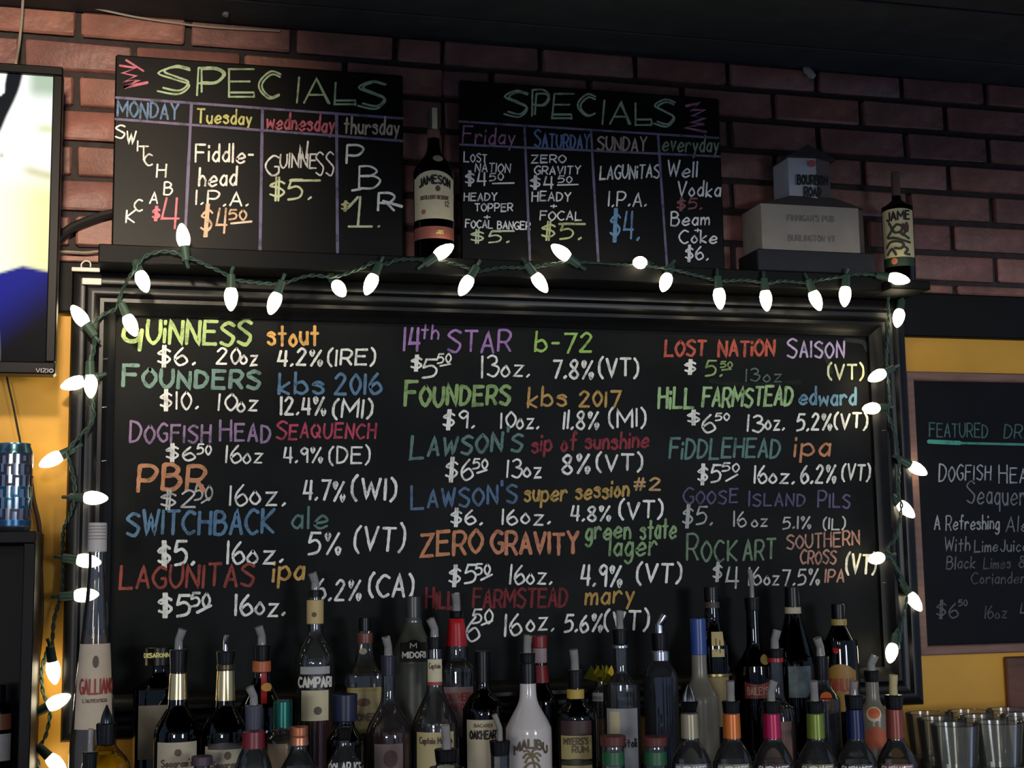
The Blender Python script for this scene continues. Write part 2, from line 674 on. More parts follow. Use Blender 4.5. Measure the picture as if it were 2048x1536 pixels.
B('4.9%', 568, 644, 895, 924); B('(DE)', 659, 738, 894, 926)
B('PBR', 276, 408, 930, 980, (206, 126, 78), 10)
B('$2', 322, 390, 981, 1014, (190, 188, 180)); B('50', 389, 423, 970, 1000, (175, 172, 165), 4.5); LN((190, 188, 180), 4, (403, 1006), (420, 995))
B('16', 460, 494, 970, 1010); T('oz.', 500, 570, 1010, 1010, 46, WHITE, 5.5)
B('4.7%', 607, 688, 962, 1000, w=6); B('(WI)', 704, 790, 958, 998, w=7)
T('SWITCHBACK', 254, 546, 1070, 1066, 46, BLU, 8); T('ale', 584, 654, 1057, 1056, 44, (84, 124, 112), 6)
B('$5.', 317, 388, 1084, 1130, w=7); B('16', 455, 488, 1083, 1126, w=6); T('oz.', 494, 565, 1126, 1126, 44, WHITE, 6)
B('5%', 617, 680, 1067, 1110, w=6); B('(VT)', 709, 806, 1054, 1100, w=6.5)
T('LAGUNITAS', 240, 506, 1178, 1170, 43, (160, 62, 50), 7); T('ipa', 546, 606, 1162, 1158, 44, GLD, 7)
B('$5', 318, 379, 1192, 1232, w=7); B('50', 382, 418, 1186, 1214, w=6); LN(WHITE, 6, (394, 1225), (422, 1211))
B('16', 471, 504, 1190, 1230, w=6.5); T('oz.', 510, 569, 1230, 1230, 42, WHITE, 6)
B('6.2%', 632, 720, 1160, 1200, w=6); B('(CA)', 738, 824, 1150, 1192, w=7)
# column 2
B('14', 808, 838, 654, 700, (150, 102, 178), 6.5); T('th', 842, 876, 678, 678, 30, (150, 102, 178), 4.5); T('STAR', 896, 1020, 702, 704, 42, (150, 102, 178), 6)
B('b-72', 1070, 1182, 666, 704, (150, 200, 74), 6)
B('$', 822, 842, 711, 738); B('5', 845, 872, 716, 754); B('50', 875, 901, 708, 726, w=4); LN(WHITE, 3.5, (880, 732), (901, 728))
B('13', 964, 996, 712, 754); T('oz.', 1002, 1058, 752, 752, 38, WHITE, 5)
B('7.8%', 1105, 1185, 720, 756, w=6); B('(VT)', 1199, 1275, 718, 752, w=6)
T('Founders', 810, 1018, 812, 808, 46, (132, 168, 90), 8.5, True); T('kbs', 1056, 1131, 813, 813, 38, (196, 144, 62), 6); B('2017', 1159, 1240, 783, 813, (196, 144, 62), 6)
B('$9.', 886, 948, 822, 856); B('10', 1002, 1030, 825, 855); T('oz.', 1033, 1077, 856, 856, 34, WHITE, 5); B('11.8%', 1127, 1196, 823, 857, w=5.5); B('(MI)', 1219, 1290, 820, 853, w=5.5)
T("Lawson's", 821, 1043, 916, 900, 44, (86, 122, 114), 7, True); T('sip of sunshine', 1064, 1296, 904, 893, 34, (154, 46, 56), 6)
B('$6', 891, 945, 920, 960); B('50', 946, 974, 917, 937, w=4.5); LN(WHITE, 4, (954, 946), (974, 940)); B('13', 1014, 1042, 920, 955); T('oz', 1047, 1082, 954, 954, 34, WHITE, 5)
B('8%', 1124, 1178, 910, 948, w=6); B('(VT)', 1194, 1283, 908, 940, w=6)
T("Lawson's", 823, 1033, 1016, 1006, 44, (72, 104, 140), 6.5, True); T('super session', 1049, 1256, 1003, 993, 36, (190, 146, 60), 6); B('#2', 1268, 1320, 957, 980, (196, 146, 84), 5.5)
B('$6.', 902, 964, 1021, 1050); B('16', 1005, 1034, 1020, 1050); T('oz.', 1042, 1100, 1048, 1048, 34, WHITE, 5)
B('4.8%', 1142, 1220, 1011, 1041, w=5.5); B('(VT)', 1239, 1323, 1003, 1036, w=6)
T('ZERO', 842, 963, 1113, 1104, 44, (208, 122, 72), 8); T('GRAVITY', 984, 1156, 1107, 1107, 42, (206, 118, 78), 8.5)
T('green', 1172, 1260, 1078, 1076, 40, (124, 162, 102), 6); T('state', 1281, 1351, 1077, 1077, 42, (124, 162, 102), 6); T('lager', 1219, 1312, 1113, 1111, 44, (124, 162, 102), 6)
B('$5', 898, 950, 1132, 1168); B('50', 951, 979, 1128, 1149, w=4.5); LN(WHITE, 4.5, (962, 1160), (984, 1149)); B('16', 1020, 1048, 1131, 1168); T('oz.', 1053, 1103, 1168, 1168, 38, WHITE, 5)
B('4.9%', 1162, 1242, 1132, 1172, w=6); B('(VT)', 1274, 1360, 1128, 1164, w=6)
T('Hill', 852, 908, 1217, 1217, 40, (128, 40, 44), 6.5, True); T('FARMSTEAD', 946, 1133, 1216, 1213, 36, (128, 40, 44), 6.5); T('mary', 1171, 1266, 1208, 1206, 38, (188, 138, 54), 6)
B('$6', 898, 958, 1236, 1284, w=5); B('50', 945, 984, 1218, 1246, w=4.5); LN(WHITE, 4, (963, 1250), (985, 1241))
B('16', 1010, 1042, 1228, 1272, w=5.5); T('oz.', 1053, 1107, 1262, 1260, 40, WHITE, 5); B('5.6%', 1129, 1203, 1229, 1264, w=5.5); B('(VT)', 1209, 1295, 1222, 1258, w=6)
# column 3
B('LOST', 1330, 1410, 682, 712, (196, 74, 56), 6.5); B('NATiON', 1437, 1548, 682, 712, (196, 74, 56), 6.5); T('Saison', 1575, 1688, 715, 714, 38, (170, 144, 196), 5, True)
B('$', 1370, 1390, 722, 746); B('5.', 1411, 1444, 723, 752, (136, 172, 88), 4.5); B('50', 1441, 1464, 723, 735, (136, 172, 88), 3.5); LN((136, 172, 88), 3.5, (1444, 740), (1462, 738))
B('13', 1492, 1518, 738, 762, (84, 108, 98), 3.5); T('oz', 1526, 1562, 764, 764, 26, (84, 108, 98), 3.5); B('(VT)', 1657, 1726, 730, 758, (206, 212, 160), 5)
T('HiLL', 1317, 1386, 818, 816, 40, (146, 190, 116), 7); T('FARMSTEAD', 1405, 1583, 813, 811, 37, (146, 190, 116), 6.5); T('edward', 1599, 1711, 808, 810, 34, (92, 142, 172), 6)
B('$', 1376, 1398, 822, 847); B('6', 1406, 1430, 830, 867); B('50', 1431, 1458, 827, 841, w=4); B('13', 1495, 1525, 830, 863); T('oz.', 1530, 1568, 860, 860, 32, WHITE, 5)
B('5.2%', 1594, 1662, 828, 860, w=5.5); B('(VT)', 1669, 1733, 827, 856, w=5.5)
T('FiDDLEHEAD', 1339, 1558, 917, 915, 38, (84, 124, 118), 6); T('ipa', 1589, 1658, 912, 912, 42, (206, 122, 76), 6)
B('$5', 1396, 1440, 930, 965); B('50', 1444, 1477, 927, 943, w=4); LN(WHITE, 4, (1452, 962), (1475, 949)); B('16', 1509, 1533, 932, 966); T('oz.', 1538, 1588, 966, 966, 32, WHITE, 5)
B('6.2%', 1602, 1670, 932, 966, w=5.5); B('(VT)', 1684, 1738, 930, 960, w=5)
T('Goose', 1367, 1474, 1008, 1006, 32, (86, 74, 118), 4.5, True); T('Island', 1498, 1609, 1012, 1012, 30, (86, 74, 118), 4.5, True); T('Pils', 1636, 1699, 1014, 1016, 32, (92, 80, 124), 4.5, True)
B('$5.', 1365, 1424, 1013, 1050, (160, 160, 156), 4.5); B('16', 1468, 1492, 1024, 1053, (170, 170, 162), 4); T('oz', 1503, 1534, 1053, 1053, 24, (170, 170, 162), 4)
B('5.1%', 1566, 1621, 1034, 1057, (170, 170, 162), 4); B('(IL)', 1647, 1689, 1036, 1058, (176, 176, 168), 4)
T('Rock', 1374, 1473, 1122, 1120, 50, (98, 128, 94), 5.5, True); T('ART', 1487, 1550, 1120, 1118, 40, (98, 128, 94), 5.5)
T('SOUTHERN', 1574, 1718, 1098, 1090, 27, (174, 120, 100), 4.5); T('CROSS', 1601, 1671, 1126, 1128, 26, (174, 120, 100), 4.5); B('IPA', 1650, 1687, 1139, 1164, (174, 120, 100), 4.5)
B('$', 1426, 1442, 1130, 1160, (176, 176, 168), 4.5); B('4', 1452, 1476, 1132, 1176, (176, 176, 168), 5); B('16', 1498, 1522, 1136, 1170, (176, 176, 168), 4.5); T('oz', 1528, 1557, 1170, 1170, 30, (176, 176, 168), 4.5)
B('7.5%', 1565, 1638, 1139, 1170, (176, 176, 168), 4.5); B('(VT)', 1692, 1750, 1110, 1146, (210, 210, 190), 5.5)
flush(board, PY - 0.0006)
# chalk smears left by the wiped corner
for pts, c in ((((1420, 762), (1500, 770), (1600, 764)), (34, 38, 36)), (((1640, 690), (1655, 720), (1662, 745)), (44, 46, 44)), (((1690, 680), (1725, 684), (1735, 700)), (48, 52, 50))):
    LN(c, 9, *pts, curve=True)
flush(board, PY - 0.0004, 'chalk_smear')

# ================================================================== LEDGE ABOVE THE BOARD
LZ = 2.1376
LY = -0.12
ledge = thing('display_ledge', 'long black wooden ledge above the large framed chalkboard', 'shelf', (0.68, -0.06, 2.103))
mb = MB()
mb.box(-0.1036 - 0.68, 1.4626 - 0.68, LY + 0.06, 0.037, 0.0, LZ - 2.103, 0.002)
mb.build('shelf_board', M_blackmatt, ledge, smooth=False)
mb = MB()
mb.box(1.4634 - 0.68, 1.556 - 0.68, -0.09, 0.0375, 0.0005, 0.0195, 0.002)
mb.build('end_block', M_blackmatt, ledge, smooth=False)

# specials boards
def specials(name, label, tl, tr, bl, br, Y):
    a, b, c = P(*tl, Y), P(*tr, Y), P(*br, Y)
    d = P(*bl, Y)
    x0, x1 = (a.x + d.x) / 2, (b.x + c.x) / 2
    zt_ = (a.z + b.z) / 2
    t = thing(name, label, 'chalkboard', ((x0 + x1) / 2, Y + 0.007, LZ + 0.0003))
    m = MB()
    m.box(x0 - t.location.x, x1 - t.location.x, -0.007, 0.007, 0, zt_ - LZ, 0.003)
    m.build('slate', M_slate, t, smooth=False)
    return t


M_slate = mat('chalkboard_slate', (19, 18, 18), 0.45, spec=0.16, noise=0.35, nscale=5)
SY = -0.05
spA = specials('specials_chalkboard', 'unframed specials chalkboard for Monday to Thursday, standing on the ledge', (232, 108), (806, 151), (222, 486), (808, 514), SY)
spB = specials('specials_chalkboard', 'unframed specials chalkboard for Friday to everyday, standing on the ledge', (917, 160), (1433, 196), (925, 520), (1456, 536), SY)
LAV = (112, 102, 138)
SG = (156, 186, 132)


def big_letters(txt, boxes, c, w=4.5):
    for ch, (x0, x1, y0, y1) in zip(txt, boxes):
        cap = y1 - y0
        T(ch, x0, x1, y1, y1, cap, c, w)
        if ch in 'SPCEL':
            k = (x1 - x0) * 0.17
            if ch in 'SP':
                T(ch, x0 + k, x1 - k * .2, y1 - 5, y1 - 5, cap - 8, c, w)
            elif ch == 'C':
                T(ch, x0 + k, x1, y1 - 4, y1 - 4, cap - 8, c, w)
            else:
                LN(c, w, (x0 + 4, y1 - 9), (x1, y1 - 9), (x1, y1))
        if ch == 'A':
            LN(c, w, (x0 + (x1 - x0) * .55, y0 + 4), (x1 + 3, y1 + 2))


big_letters('SPECIALS', [(315, 378, 130, 186), (394, 448, 135, 190), (458, 508, 141, 194), (518, 558, 143, 197), (594, 595, 155, 204), (608, 656, 156, 205), (669, 711, 165, 210), (716, 770, 158, 215)], SG)
PINK = (206, 96, 118)
LN(PINK, 4, (252, 120), (287, 142)); LN(PINK, 5, (240, 131), (272, 136), (245, 146), (272, 152), (248, 163), (277, 160), (247, 175), (295, 165))
LN(LAV, 5, (232, 195), (806, 237)); LN(LAV, 5, (231, 238), (806, 282))
LN(LAV, 6, (383, 207), (371, 455)); LN(LAV, 6, (525, 217), (520, 500)); LN(LAV, 6, (673, 228), (675, 505))
T('MONDAY', 235, 356, 232, 240, 30, (92, 126, 170), 5); T('Tuesday', 394, 502, 245, 250, 28, (196, 194, 92), 4.5); T('wednesday', 533, 667, 258, 264, 32, (206, 84, 100), 5); T('thursday', 688, 797, 267, 271, 34, (196, 172, 138), 4.5)
W2 = (226, 220, 204)
for ch, x, y, h in (('S', 240, 262, 26), ('W', 261, 274, 26), ('I', 275, 292, 20), ('T', 287, 307, 26), ('C', 297, 321, 22), ('H', 322, 342, 26), ('B', 336, 376, 24), ('A', 307, 396, 22), ('C', 277, 411, 22), ('K', 260, 434, 24)):
    hw = 0.1 if ch == 'I' else h * 0.34
    B(ch, x - hw, x + hw, y - h / 2, y + h / 2, W2, 4)
B('$', 305, 318, 414, 438, (222, 100, 112), 5); B('4', 322, 356, 400, 460, (222, 100, 112), 5)
T('Fiddle-', 391, 506, 323, 325, 36, W2, 5); T('head', 398, 472, 371, 371, 36, W2, 5); T('I.P.A.', 392, 496, 409, 412, 27, W2, 4.5)
B('$4', 401, 452, 416, 468, (212, 164, 122), 5); B('50', 458, 492, 420, 440, (212, 164, 122), 4.5); LN((216, 190, 160), 4.5, (462, 447), (503, 443))
B('G', 531, 556, 314, 352, W2, 4.5); T('UINNE', 560, 632, 336, 336, 28, W2, 4); T('SS', 632, 667, 352, 352, 46, W2, 4)
LN(W2, 4, (598, 318), (602, 290), (606, 312)); LN(W2, 4, (612, 316), (616, 283))
GW = (200, 212, 150)
B('$', 540, 568, 358, 396, GW, 5); B('5.', 576, 622, 362, 400, GW, 5); LN(GW, 5, (580, 361), (640, 361))
B('P', 693, 726, 290, 326, W2, 5.5); B('B', 718, 760, 336, 378, W2, 5); LN(W2, 5, (704, 381), (722, 378)); B('R', 756, 788, 384, 420, W2, 5.5); LN(W2, 5.5, (766, 402), (804, 413))
B('$', 683, 697, 404, 421, (190, 180, 110), 4); B('1', 716, 717, 394, 450, GW, 5.5); LN(GW, 5, (698, 414), (716, 394)); LN(GW, 4.5, (697, 453), (744, 453)); B('.', 756, 759, 444, 453, GW, 5)
flush(spA, SY - 0.0006)
SG2 = (150, 180, 138)
big_letters('SPECIALS', [(1008, 1054, 180, 233), (1064, 1097, 184, 234), (1104, 1143, 189, 238), (1157, 1190, 191, 234), (1205, 1206, 198, 246), (1220, 1258, 202, 246), (1271, 1303, 206, 248), (1308, 1348, 200, 252)], SG2)
LN((172, 98, 140), 5, (1372, 212), (1400, 206), (1382, 220), (1410, 220), (1384, 232), (1410, 236), (1382, 246), (1408, 248), (1370, 255), (1412, 264))
LN(LAV, 4.5, (919, 243), (1437, 276)); LN(LAV, 4.5, (920, 289), (1440, 313)); LN(LAV, 5, (1049, 255), (1060, 520)); LN(LAV, 5, (1182, 262), (1197, 530)); LN(LAV, 5, (1316, 270), (1334, 532))
T('Friday', 925, 1028, 286, 290, 32, (176, 104, 160), 4); T('Saturday', 1069, 1178, 293, 298, 34, (92, 118, 178), 4.5, True); T('SUNDAY', 1195, 1292, 300, 303, 27, (184, 152, 134), 4.5); T('everyday', 1325, 1436, 302, 304, 32, (132, 150, 114), 4)
W3 = (246, 242, 232)
T('Lost', 928, 973, 323, 325, 20, W3, 3.2, True); B('NATION', 950, 1020, 327, 344, W3, 3.2); B('$4', 931, 972, 345, 370, W3, 4); B('50', 979, 1006, 346, 361, W3, 3); LN(W3, 3.2, (985, 367), (1028, 366))
B('HEADY', 928, 993, 386, 401, W3, 3.2); B('TOPPER', 950, 1025, 407, 422, W3, 3.2); B('+', 968, 980, 426, 440, W3, 3); T('FOCAL BANGER', 931, 1060, 455, 459, 15, W3, 3.2)
B('$5.', 942, 1018, 463, 485, (196, 210, 160), 4); LN((196, 210, 160), 4, (985, 462), (1028, 462))
B('ZERO', 1063, 1131, 310, 325, W3, 3.5); B('GRAVITY', 1069, 1160, 332, 348, W3, 3.5); B('$4', 1061, 1106, 353, 376, W3, 4); B('50', 1116, 1143, 352, 365, W3, 3); LN(W3, 3.2, (1115, 370), (1156, 369))
B('HEADY', 1064, 1141, 384, 402, W3, 3.5); B('+', 1101, 1113, 405, 419, W3, 3); B('FOCAL', 1080, 1163, 423, 440, W3, 3.5); B('$5.', 1083, 1162, 448, 478, (186, 196, 122), 4.5); LN((186, 196, 122), 4.5, (1118, 448), (1170, 448))
T('LAGUNiTAS', 1200, 1318, 359, 355, 26, W3, 4); B('I.P.A.', 1217, 1292, 385, 413, W3, 4); B('$4.', 1220, 1278, 426, 478, (92, 144, 196), 5)
T('Well', 1335, 1393, 353, 353, 30, W3, 4); T('Vodka', 1355, 1440, 392, 393, 30, W3, 4); B('$5.', 1354, 1403, 398, 418, (150, 84, 84), 4); T('Beam', 1342, 1418, 450, 449, 26, W3, 4); B('+', 1389, 1401, 453, 467, W3, 3.2); T('Coke', 1359, 1433, 486, 486, 26, W3, 4); B('$6.', 1371, 1416, 493, 519, W3, 4)
flush(spB, SY - 0.0006)

# ================================================================== FEATURED DRINK BOARD AND PLAQUE
M_oakframe = mat('wood_frame_rose', (120, 88, 76), 0.55, noise=0.2, nscale=14, stretch=(1, 1, 8))
FY = -0.022
a = P(1812, 742, FY)
bz = P(1838, 1312, FY).z
fb = thing('featured_chalkboard', 'chalkboard in a thin rosy wood frame announcing the featured drink', 'chalkboard', (a.x + 0.24, -0.01, bz))
fo = Vector(fb.location)
wfr = 0.0195
picture_frame(fb, a.x, a.x + 0.50, bz, a.z, [(0, 0), (0, 0.019), (0.003, 0.0215), (wfr - 0.003, 0.0215), (wfr, 0.018), (wfr, 0)], -0.0005, M_oakframe, fo)
M_board2 = mat('chalkboard_blue_black', (13, 14, 19), 0.5, spec=0.12, noise=0.4, nscale=6)
mb = MB()
mb.box(a.x + wfr - .003 - fo.x, a.x + .50 - wfr + .003 - fo.x, -0.010 - fo.y, -0.002 - fo.y, wfr - .003, a.z - bz - wfr + .003)
mb.build('writing_panel', M_board2, fb, smooth=False)
G5 = (140, 142, 146)
G6 = (104, 106, 112)
DT = (60, 96, 92)
T('FEATURED', 1859, 1975, 872, 876, 27, DT, 3.2); T('DRINK', 2008, 2090, 876, 880, 27, DT, 3.2)
LN((52, 150, 132), 8, (1857, 883), (1920, 886)); LN((52, 140, 124), 4.5, (1915, 886), (2090, 890))
T('Dogfish', 1878, 1981, 962, 960, 36, G5, 3.5, True); T('Head', 1998, 2072, 966, 966, 36, G5, 3.5, True); T('Seaquench', 1934, 2082, 1008, 1010, 42, G6, 3.5)
T('A Refreshing', 1869, 1998, 1060, 1058, 28, G5, 3.2); T('Ale', 2012, 2056, 1064, 1064, 30, G6, 3.2); T('With', 1889, 1939, 1103, 1101, 27, G6, 3); T('Lime', 1949, 1995, 1105, 1103, 24, G6, 3); T('Juice', 2001, 2056, 1103, 1103, 24, G6, 3)
T('Black', 1893, 1949, 1138, 1136, 24, (88, 90, 96), 3); T('Limes', 1967, 2020, 1138, 1136, 22, (70, 72, 78), 3); T('&', 2038, 2054, 1135, 1135, 22, (80, 82, 88), 3); T('Coriander', 1943, 2050, 1168, 1166, 22, (72, 74, 80), 3)
B('$6', 1873, 1916, 1205, 1235, (80, 82, 88), 3.5); B('50', 1917, 1934, 1200, 1212, (80, 82, 88), 3); B('16', 1970, 1986, 1212, 1236, (72, 74, 80), 3); T('oz', 1990, 2013, 1236, 1236, 22, (72, 74, 80), 3); B('4.9%', 2040, 2100, 1208, 1236, (90, 92, 98), 3)
flush(fb, -0.0106)
pa = P(2012, 1314, -0.012)
mb = MB()
mb.box(0, 0.26, -0.012, -0.0005, 0, 0.14, 0.003)
tag(mb.build('wooden_plaque', mat('plaque_brown', (96, 54, 34), 0.5, noise=0.3, nscale=9, stretch=(1, 1, 6)), loc=(pa.x, 0, pa.z - 0.14), smooth=False), 'brown wooden plaque on the yellow wall below the featured drink chalkboard', 'plaque')

# ================================================================== STRING LIGHTS
M_wire = mat('wire_green', (44, 66, 56), 0.5)
M_socket = mat('socket_green', (52, 74, 62), 0.45)
M_bulb = mat('bulb_glow', (255, 240, 200), 0.3, emis=(1.0, 0.86, 0.56), estr=11.0)
strl = thing('string_lights', 'green-wired string of warm white cone bulbs draped around the framed chalkboard', 'string lights', (0.69, -0.07, 1.6))
so = Vector(strl.location)


def light_y(px, py):
    if 240 < px < 1770 and py < 575:
        return LY - 0.012
    if px < 128 and py > 1000:
        return -0.03
    return -0.062


WIRE = [(62, 1600), (78, 1545), (74, 1505), (92, 1470), (100, 1420), (86, 1385), (84, 1338), (96, 1300), (104, 1290), (108, 1240), (121, 1195), (127, 1150), (126, 1105), (127, 1062),
        (142, 1022), (149, 985), (146, 950), (136, 905), (160, 872), (184, 845), (187, 812), (181, 742), (189, 690), (181, 655), (205, 630), (232, 616), (245, 580), (263, 548),
        (290, 513), (330, 503), (372, 513), (412, 530), (450, 548), (463, 558), (505, 564), (558, 568), (575, 564), (620, 551), (670, 553), (720, 537), (745, 525), (772, 528), (800, 519), (868, 521),
        (920, 530), (955, 542), (1000, 535), (1055, 535), (1100, 529), (1145, 524), (1250, 530), (1330, 536), (1390, 550), (1440, 561), (1490, 560), (1535, 566), (1562, 562), (1620, 566), (1632, 561), (1690, 552),
        (1708, 548), (1748, 550), (1778, 563), (1776, 605), (1778, 655), (1774, 722), (1780, 800), (1776, 826), (1791, 872), (1798, 930), (1797, 990), (1803, 1012), (1792, 1075), (1776, 1098), (1802, 1150),
        (1814, 1188), (1803, 1255), (1797, 1298)]
path = smooth_path([P(x, y, light_y(x, y)) - so for x, y in WIRE], 8)
mb = MB()
for s_ in (0, 1):
    pts, L = [], 0
    for i, p in enumerate(path):
        if i:
            L += (p - path[i - 1]).length
        t = (path[min(i + 1, len(path) - 1)] - path[max(i - 1, 0)]).normalized()
        n = t.cross(Vector((0, 1, 0))).normalized()
        a_ = L * 190 + s_ * math.pi
        pts.append(p + n * (0.0022 * math.cos(a_)) + Vector((0, 1, 0)) * (0.0022 * math.sin(a_)))
    mb.tube(pts, 0.0019, 6)
mb.build('wire', M_wire, strl)
b_ = MB()
BL = 0.043
b_.lathe([(0.0, -0.001), (0.0085, 0.0), (0.0112, 0.006), (0.0125, 0.013), (0.0121, 0.021), (0.0096, 0.031), (0.006, 0.038), (0.0028, BL - 0.001), (0.0, BL)], 16, caps=(False, False))
bulb_me = b_.mesh('bulb')
bulb_me.materials.append(M_bulb)
b_ = MB()
b_.lathe([(0.0055, -0.027), (0.0078, -0.025), (0.0086, -0.008), (0.0092, 0.001)], 12)
b_.tube([(0, 0, -0.026), (0.001, 0, -0.034), (0.004, 0, -0.04)], 0.0035, 6)
sock_me = b_.mesh('socket')
sock_me.materials.append(M_socket)
# (centre x, centre y, direction the tip points in the picture dx,dy, towards-camera part)
BULBS = [(366, 472, -0.15, -1, .1), (286, 563, .35, 1, .5), (462, 597, 0, 1, .05), (548, 606, -.35, 1, .1), (679, 578, .3, .7, .9), (741, 568, -.45, 1, .1), (887, 503, 1, -.7, .1), (931, 571, -.6, 1, .1),
         (1080, 565, .7, 1, .1), (1122, 504, -1, -.65, .1), (1279, 525, -.6, .12, .8), (1331, 565, -.5, 1, .5), (1439, 596, .05, 1, .05), (1532, 600, .05, 1, .05), (1632, 600, .35, 1, .1), (1690, 592, -.15, 1, .1),
         (1797, 558, .8, .3, .8), (1797, 636, -.4, 1, .35), (1754, 752, -1, .45, .1), (1742, 817, -1, .1, .35), (159, 632, -.75, -1, .1), (262, 650, .45, 1, .2), (147, 767, -1, .35, .1), (181, 771, .05, 1, .1),
         (103, 920, -1, .55, .1), (190, 996, 1, .05, .3), (176, 1122, 1, .15, .2), (171, 1190, 1, -.05, .2), (107, 1343, .15, 1, -.2), (116, 1403, 1, -.5, .1), (113, 1528, .8, .8, .1),
         (1835, 938, 1, .55, .1), (1812, 1019, .6, .8, .6), (1752, 1117, -1, .15, .5), (1829, 1203, .55, 1, .4), (1783, 1306, -.45, .8, .5)]
for (x, y, dx, dy, dc) in BULBS:
    yy = light_y(x, y) - 0.006
    if x < 128 and y > 880:
        yy = -0.05
    if x > 1800:
        yy = -0.055
    if y < 620 and 270 < x < 1770:
        yy = LY - 0.014
    if (x, y) == (1797, 558):
        yy = -0.155
    c = P(x, y, yy)
    d = Vector((dx, -dc * 0.8, -dy)).normalized()
    so_ = bpy.data.objects.new('socket', sock_me)
    COL.objects.link(so_)
    so_.parent = strl
    q = d.to_track_quat('Z', 'Y')
    so_.rotation_euler = q.to_euler()
    so_.location = c - d * (BL * 0.45) - so
    bo = bpy.data.objects.new('bulb', bulb_me)
    COL.objects.link(bo)
    bo.parent = so_

# ================================================================== TELEVISION
TY = -0.17
tr_, br_ = P(122, 130, TY), P(114, 748, TY)
tvx1 = (tr_.x + br_.x) / 2
tvz1, tvz0 = tr_.z - 0.003, br_.z
tvx0 = tvx1 - (tvz1 - tvz0) * 1.72
tv = thing('television', 'black wall television with a bright yellow and blue close-up on screen', 'television', ((tvx0 + tvx1) / 2, TY + 0.03, tvz0))
to = Vector(tv.location)
M_tv = mat('tv_black_plastic', (9, 8, 9), 0.45, spec=0.15)
bz_ = 0.0165
M1 = MB()
M1.box(tvx0 - to.x, tvx1 - to.x, -0.03, -0.018, 0, 0.021, 0.002)
M1.build('bezel_bottom', M_tv, tv)
for nm, x0, x1, z0, z1 in (('bezel_top', tvx0, tvx1, tvz1 - tvz0 - bz_, tvz1 - tvz0), ('bezel_side', tvx1 - bz_, tvx1, 0.021, tvz1 - tvz0 - bz_), ('bezel_side', tvx0, tvx0 + bz_, 0.021, tvz1 - tvz0 - bz_)):
    M1 = MB()
    M1.box(x0 - to.x, x1 - to.x, -0.03, -0.018, z0, z1, 0.002)
    M1.build(nm, M_tv, tv)
M1 = MB()
M1.box(tvx0 - to.x + .001, tvx1 - to.x - .001, -0.018, 0.03, 0.001, tvz1 - tvz0 - .001, 0.004)
M1.box(-0.1, 0.1, 0.03, 0.128, 0.2, 0.42)
M1.build('back_shell', mat('tv_shell', (40, 36, 34), 0.5), tv)


def screen_col(x, y):
    def sm(a, b, v):
        t = max(0.0, min(1.0, (v - a) / (b - a)))
        return t * t * (3 - 2 * t)
    white = Vector((1.1, 1.12, 1.08))
    c = white.copy()
    c = c.lerp(Vector((0.42, 0.56, 0.40)), sm(45, 75, x) * (1 - sm(165, 205, y)) * 0.9)
    c = c.lerp(Vector((0.75, 0.78, 0.35)), max(0, 1 - abs(y - 254) / 16) * sm(62, 90, x) * 0.8)
    c = c.lerp(Vector((1.0, 0.98, 0.5)), sm(330, 400, y) * (0.35 + 0.65 * sm(10, 100, x)))
    c = c.lerp(Vector((0.68, 0.62, 0.28)), max(0, 1 - abs(y - (338 + (x - 40) * .22)) / 16) * sm(38, 70, x) * 0.8)
    def pw(v, T_):
        for (a0, b0), (a1, b1) in zip(T_, T_[1:]):
            if a0 <= v <= a1:
                return b0 + (b1 - b0) * (v - a0) / (a1 - a0)
        return T_[0][1] if v < T_[0][0] else T_[-1][1]
    R_ = pw(y, ((143, 46), (165, 42), (180, 38), (200, 31), (230, 19), (260, 9), (290, -4), (310, -20)))     # dark hair strip
    L_ = pw(y, ((143, 16), (165, 13), (182, 13), (190, 6), (200, -8), (215, -30)))
    k = (1 - sm(R_ - 4, R_ + 3, x)) * sm(L_ - 2, L_ + 2, x)
    c = c.lerp(Vector((0.002, 0.006, 0.012)), k)
    k = (1 - sm(2, 9, x)) * sm(318, 326, y) * (1 - sm(338, 350, y))
    c = c.lerp(Vector((0.12, 0.22, 0.7)), k)
    k = max(0, 1 - math.hypot((x - 11) / 6, (y - 314) / 6))
    c = c.lerp(Vector((0.4, 0.4, 0.2)), k)
    ys = 560 - x * 0.37 if x < 57 else 539 + (x - 57) * 0.2          # blue shirt
    k = sm(ys - 3, ys + 5, y)
    blue = Vector((0.008, 0.012, 0.26)).lerp(Vector((0.001, 0.001, 0.004)), sm(0, 95, (y - 560) * 0.62 + (x - 40) * 0.55))
    c = c.lerp(blue, k)
    xe = 2 + 15 * math.sin(max(0, min(1, (y - 600) / 120)) * 1.5)
    c = c.lerp(Vector((0.95, 1.05, 1.1)), (1 - sm(xe - 4, xe + 5, x)) * sm(606, 616, y))
    return c


nx, nz = 70, 120
vs, fs, cols = [], [], []
sx0, sx1, sz0, sz1 = tvx0 + bz_, tvx1 - bz_, 0.021, tvz1 - tvz0 - bz_
pxA, pxB = 104.0, 104.0 - (sx1 - sx0) * 1115
for j in range(nz + 1):
    for i in range(nx + 1):
        u0 = 1 - 125.0 / (pxA - pxB)
        u = u0 * i / 10 if i <= 10 else u0 + (1 - u0) * (i - 10) / 60
        vs.append((sx0 + (sx1 - sx0) * u - to.x, -0.0195, sz0 + (sz1 - sz0) * j / nz))
        cols.append(screen_col(pxB + (pxA - pxB) * u, 735 + (143 - 735) * j / nz))
for j in range(nz):
    for i in range(nx):
        k = j * (nx + 1) + i
        fs.append((k, k + 1, k + nx + 2, k + nx + 1))
me = bpy.data.meshes.new('screen')
me.from_pydata(vs, [], fs)
ca = me.color_attributes.new('picture', 'FLOAT_COLOR', 'POINT')
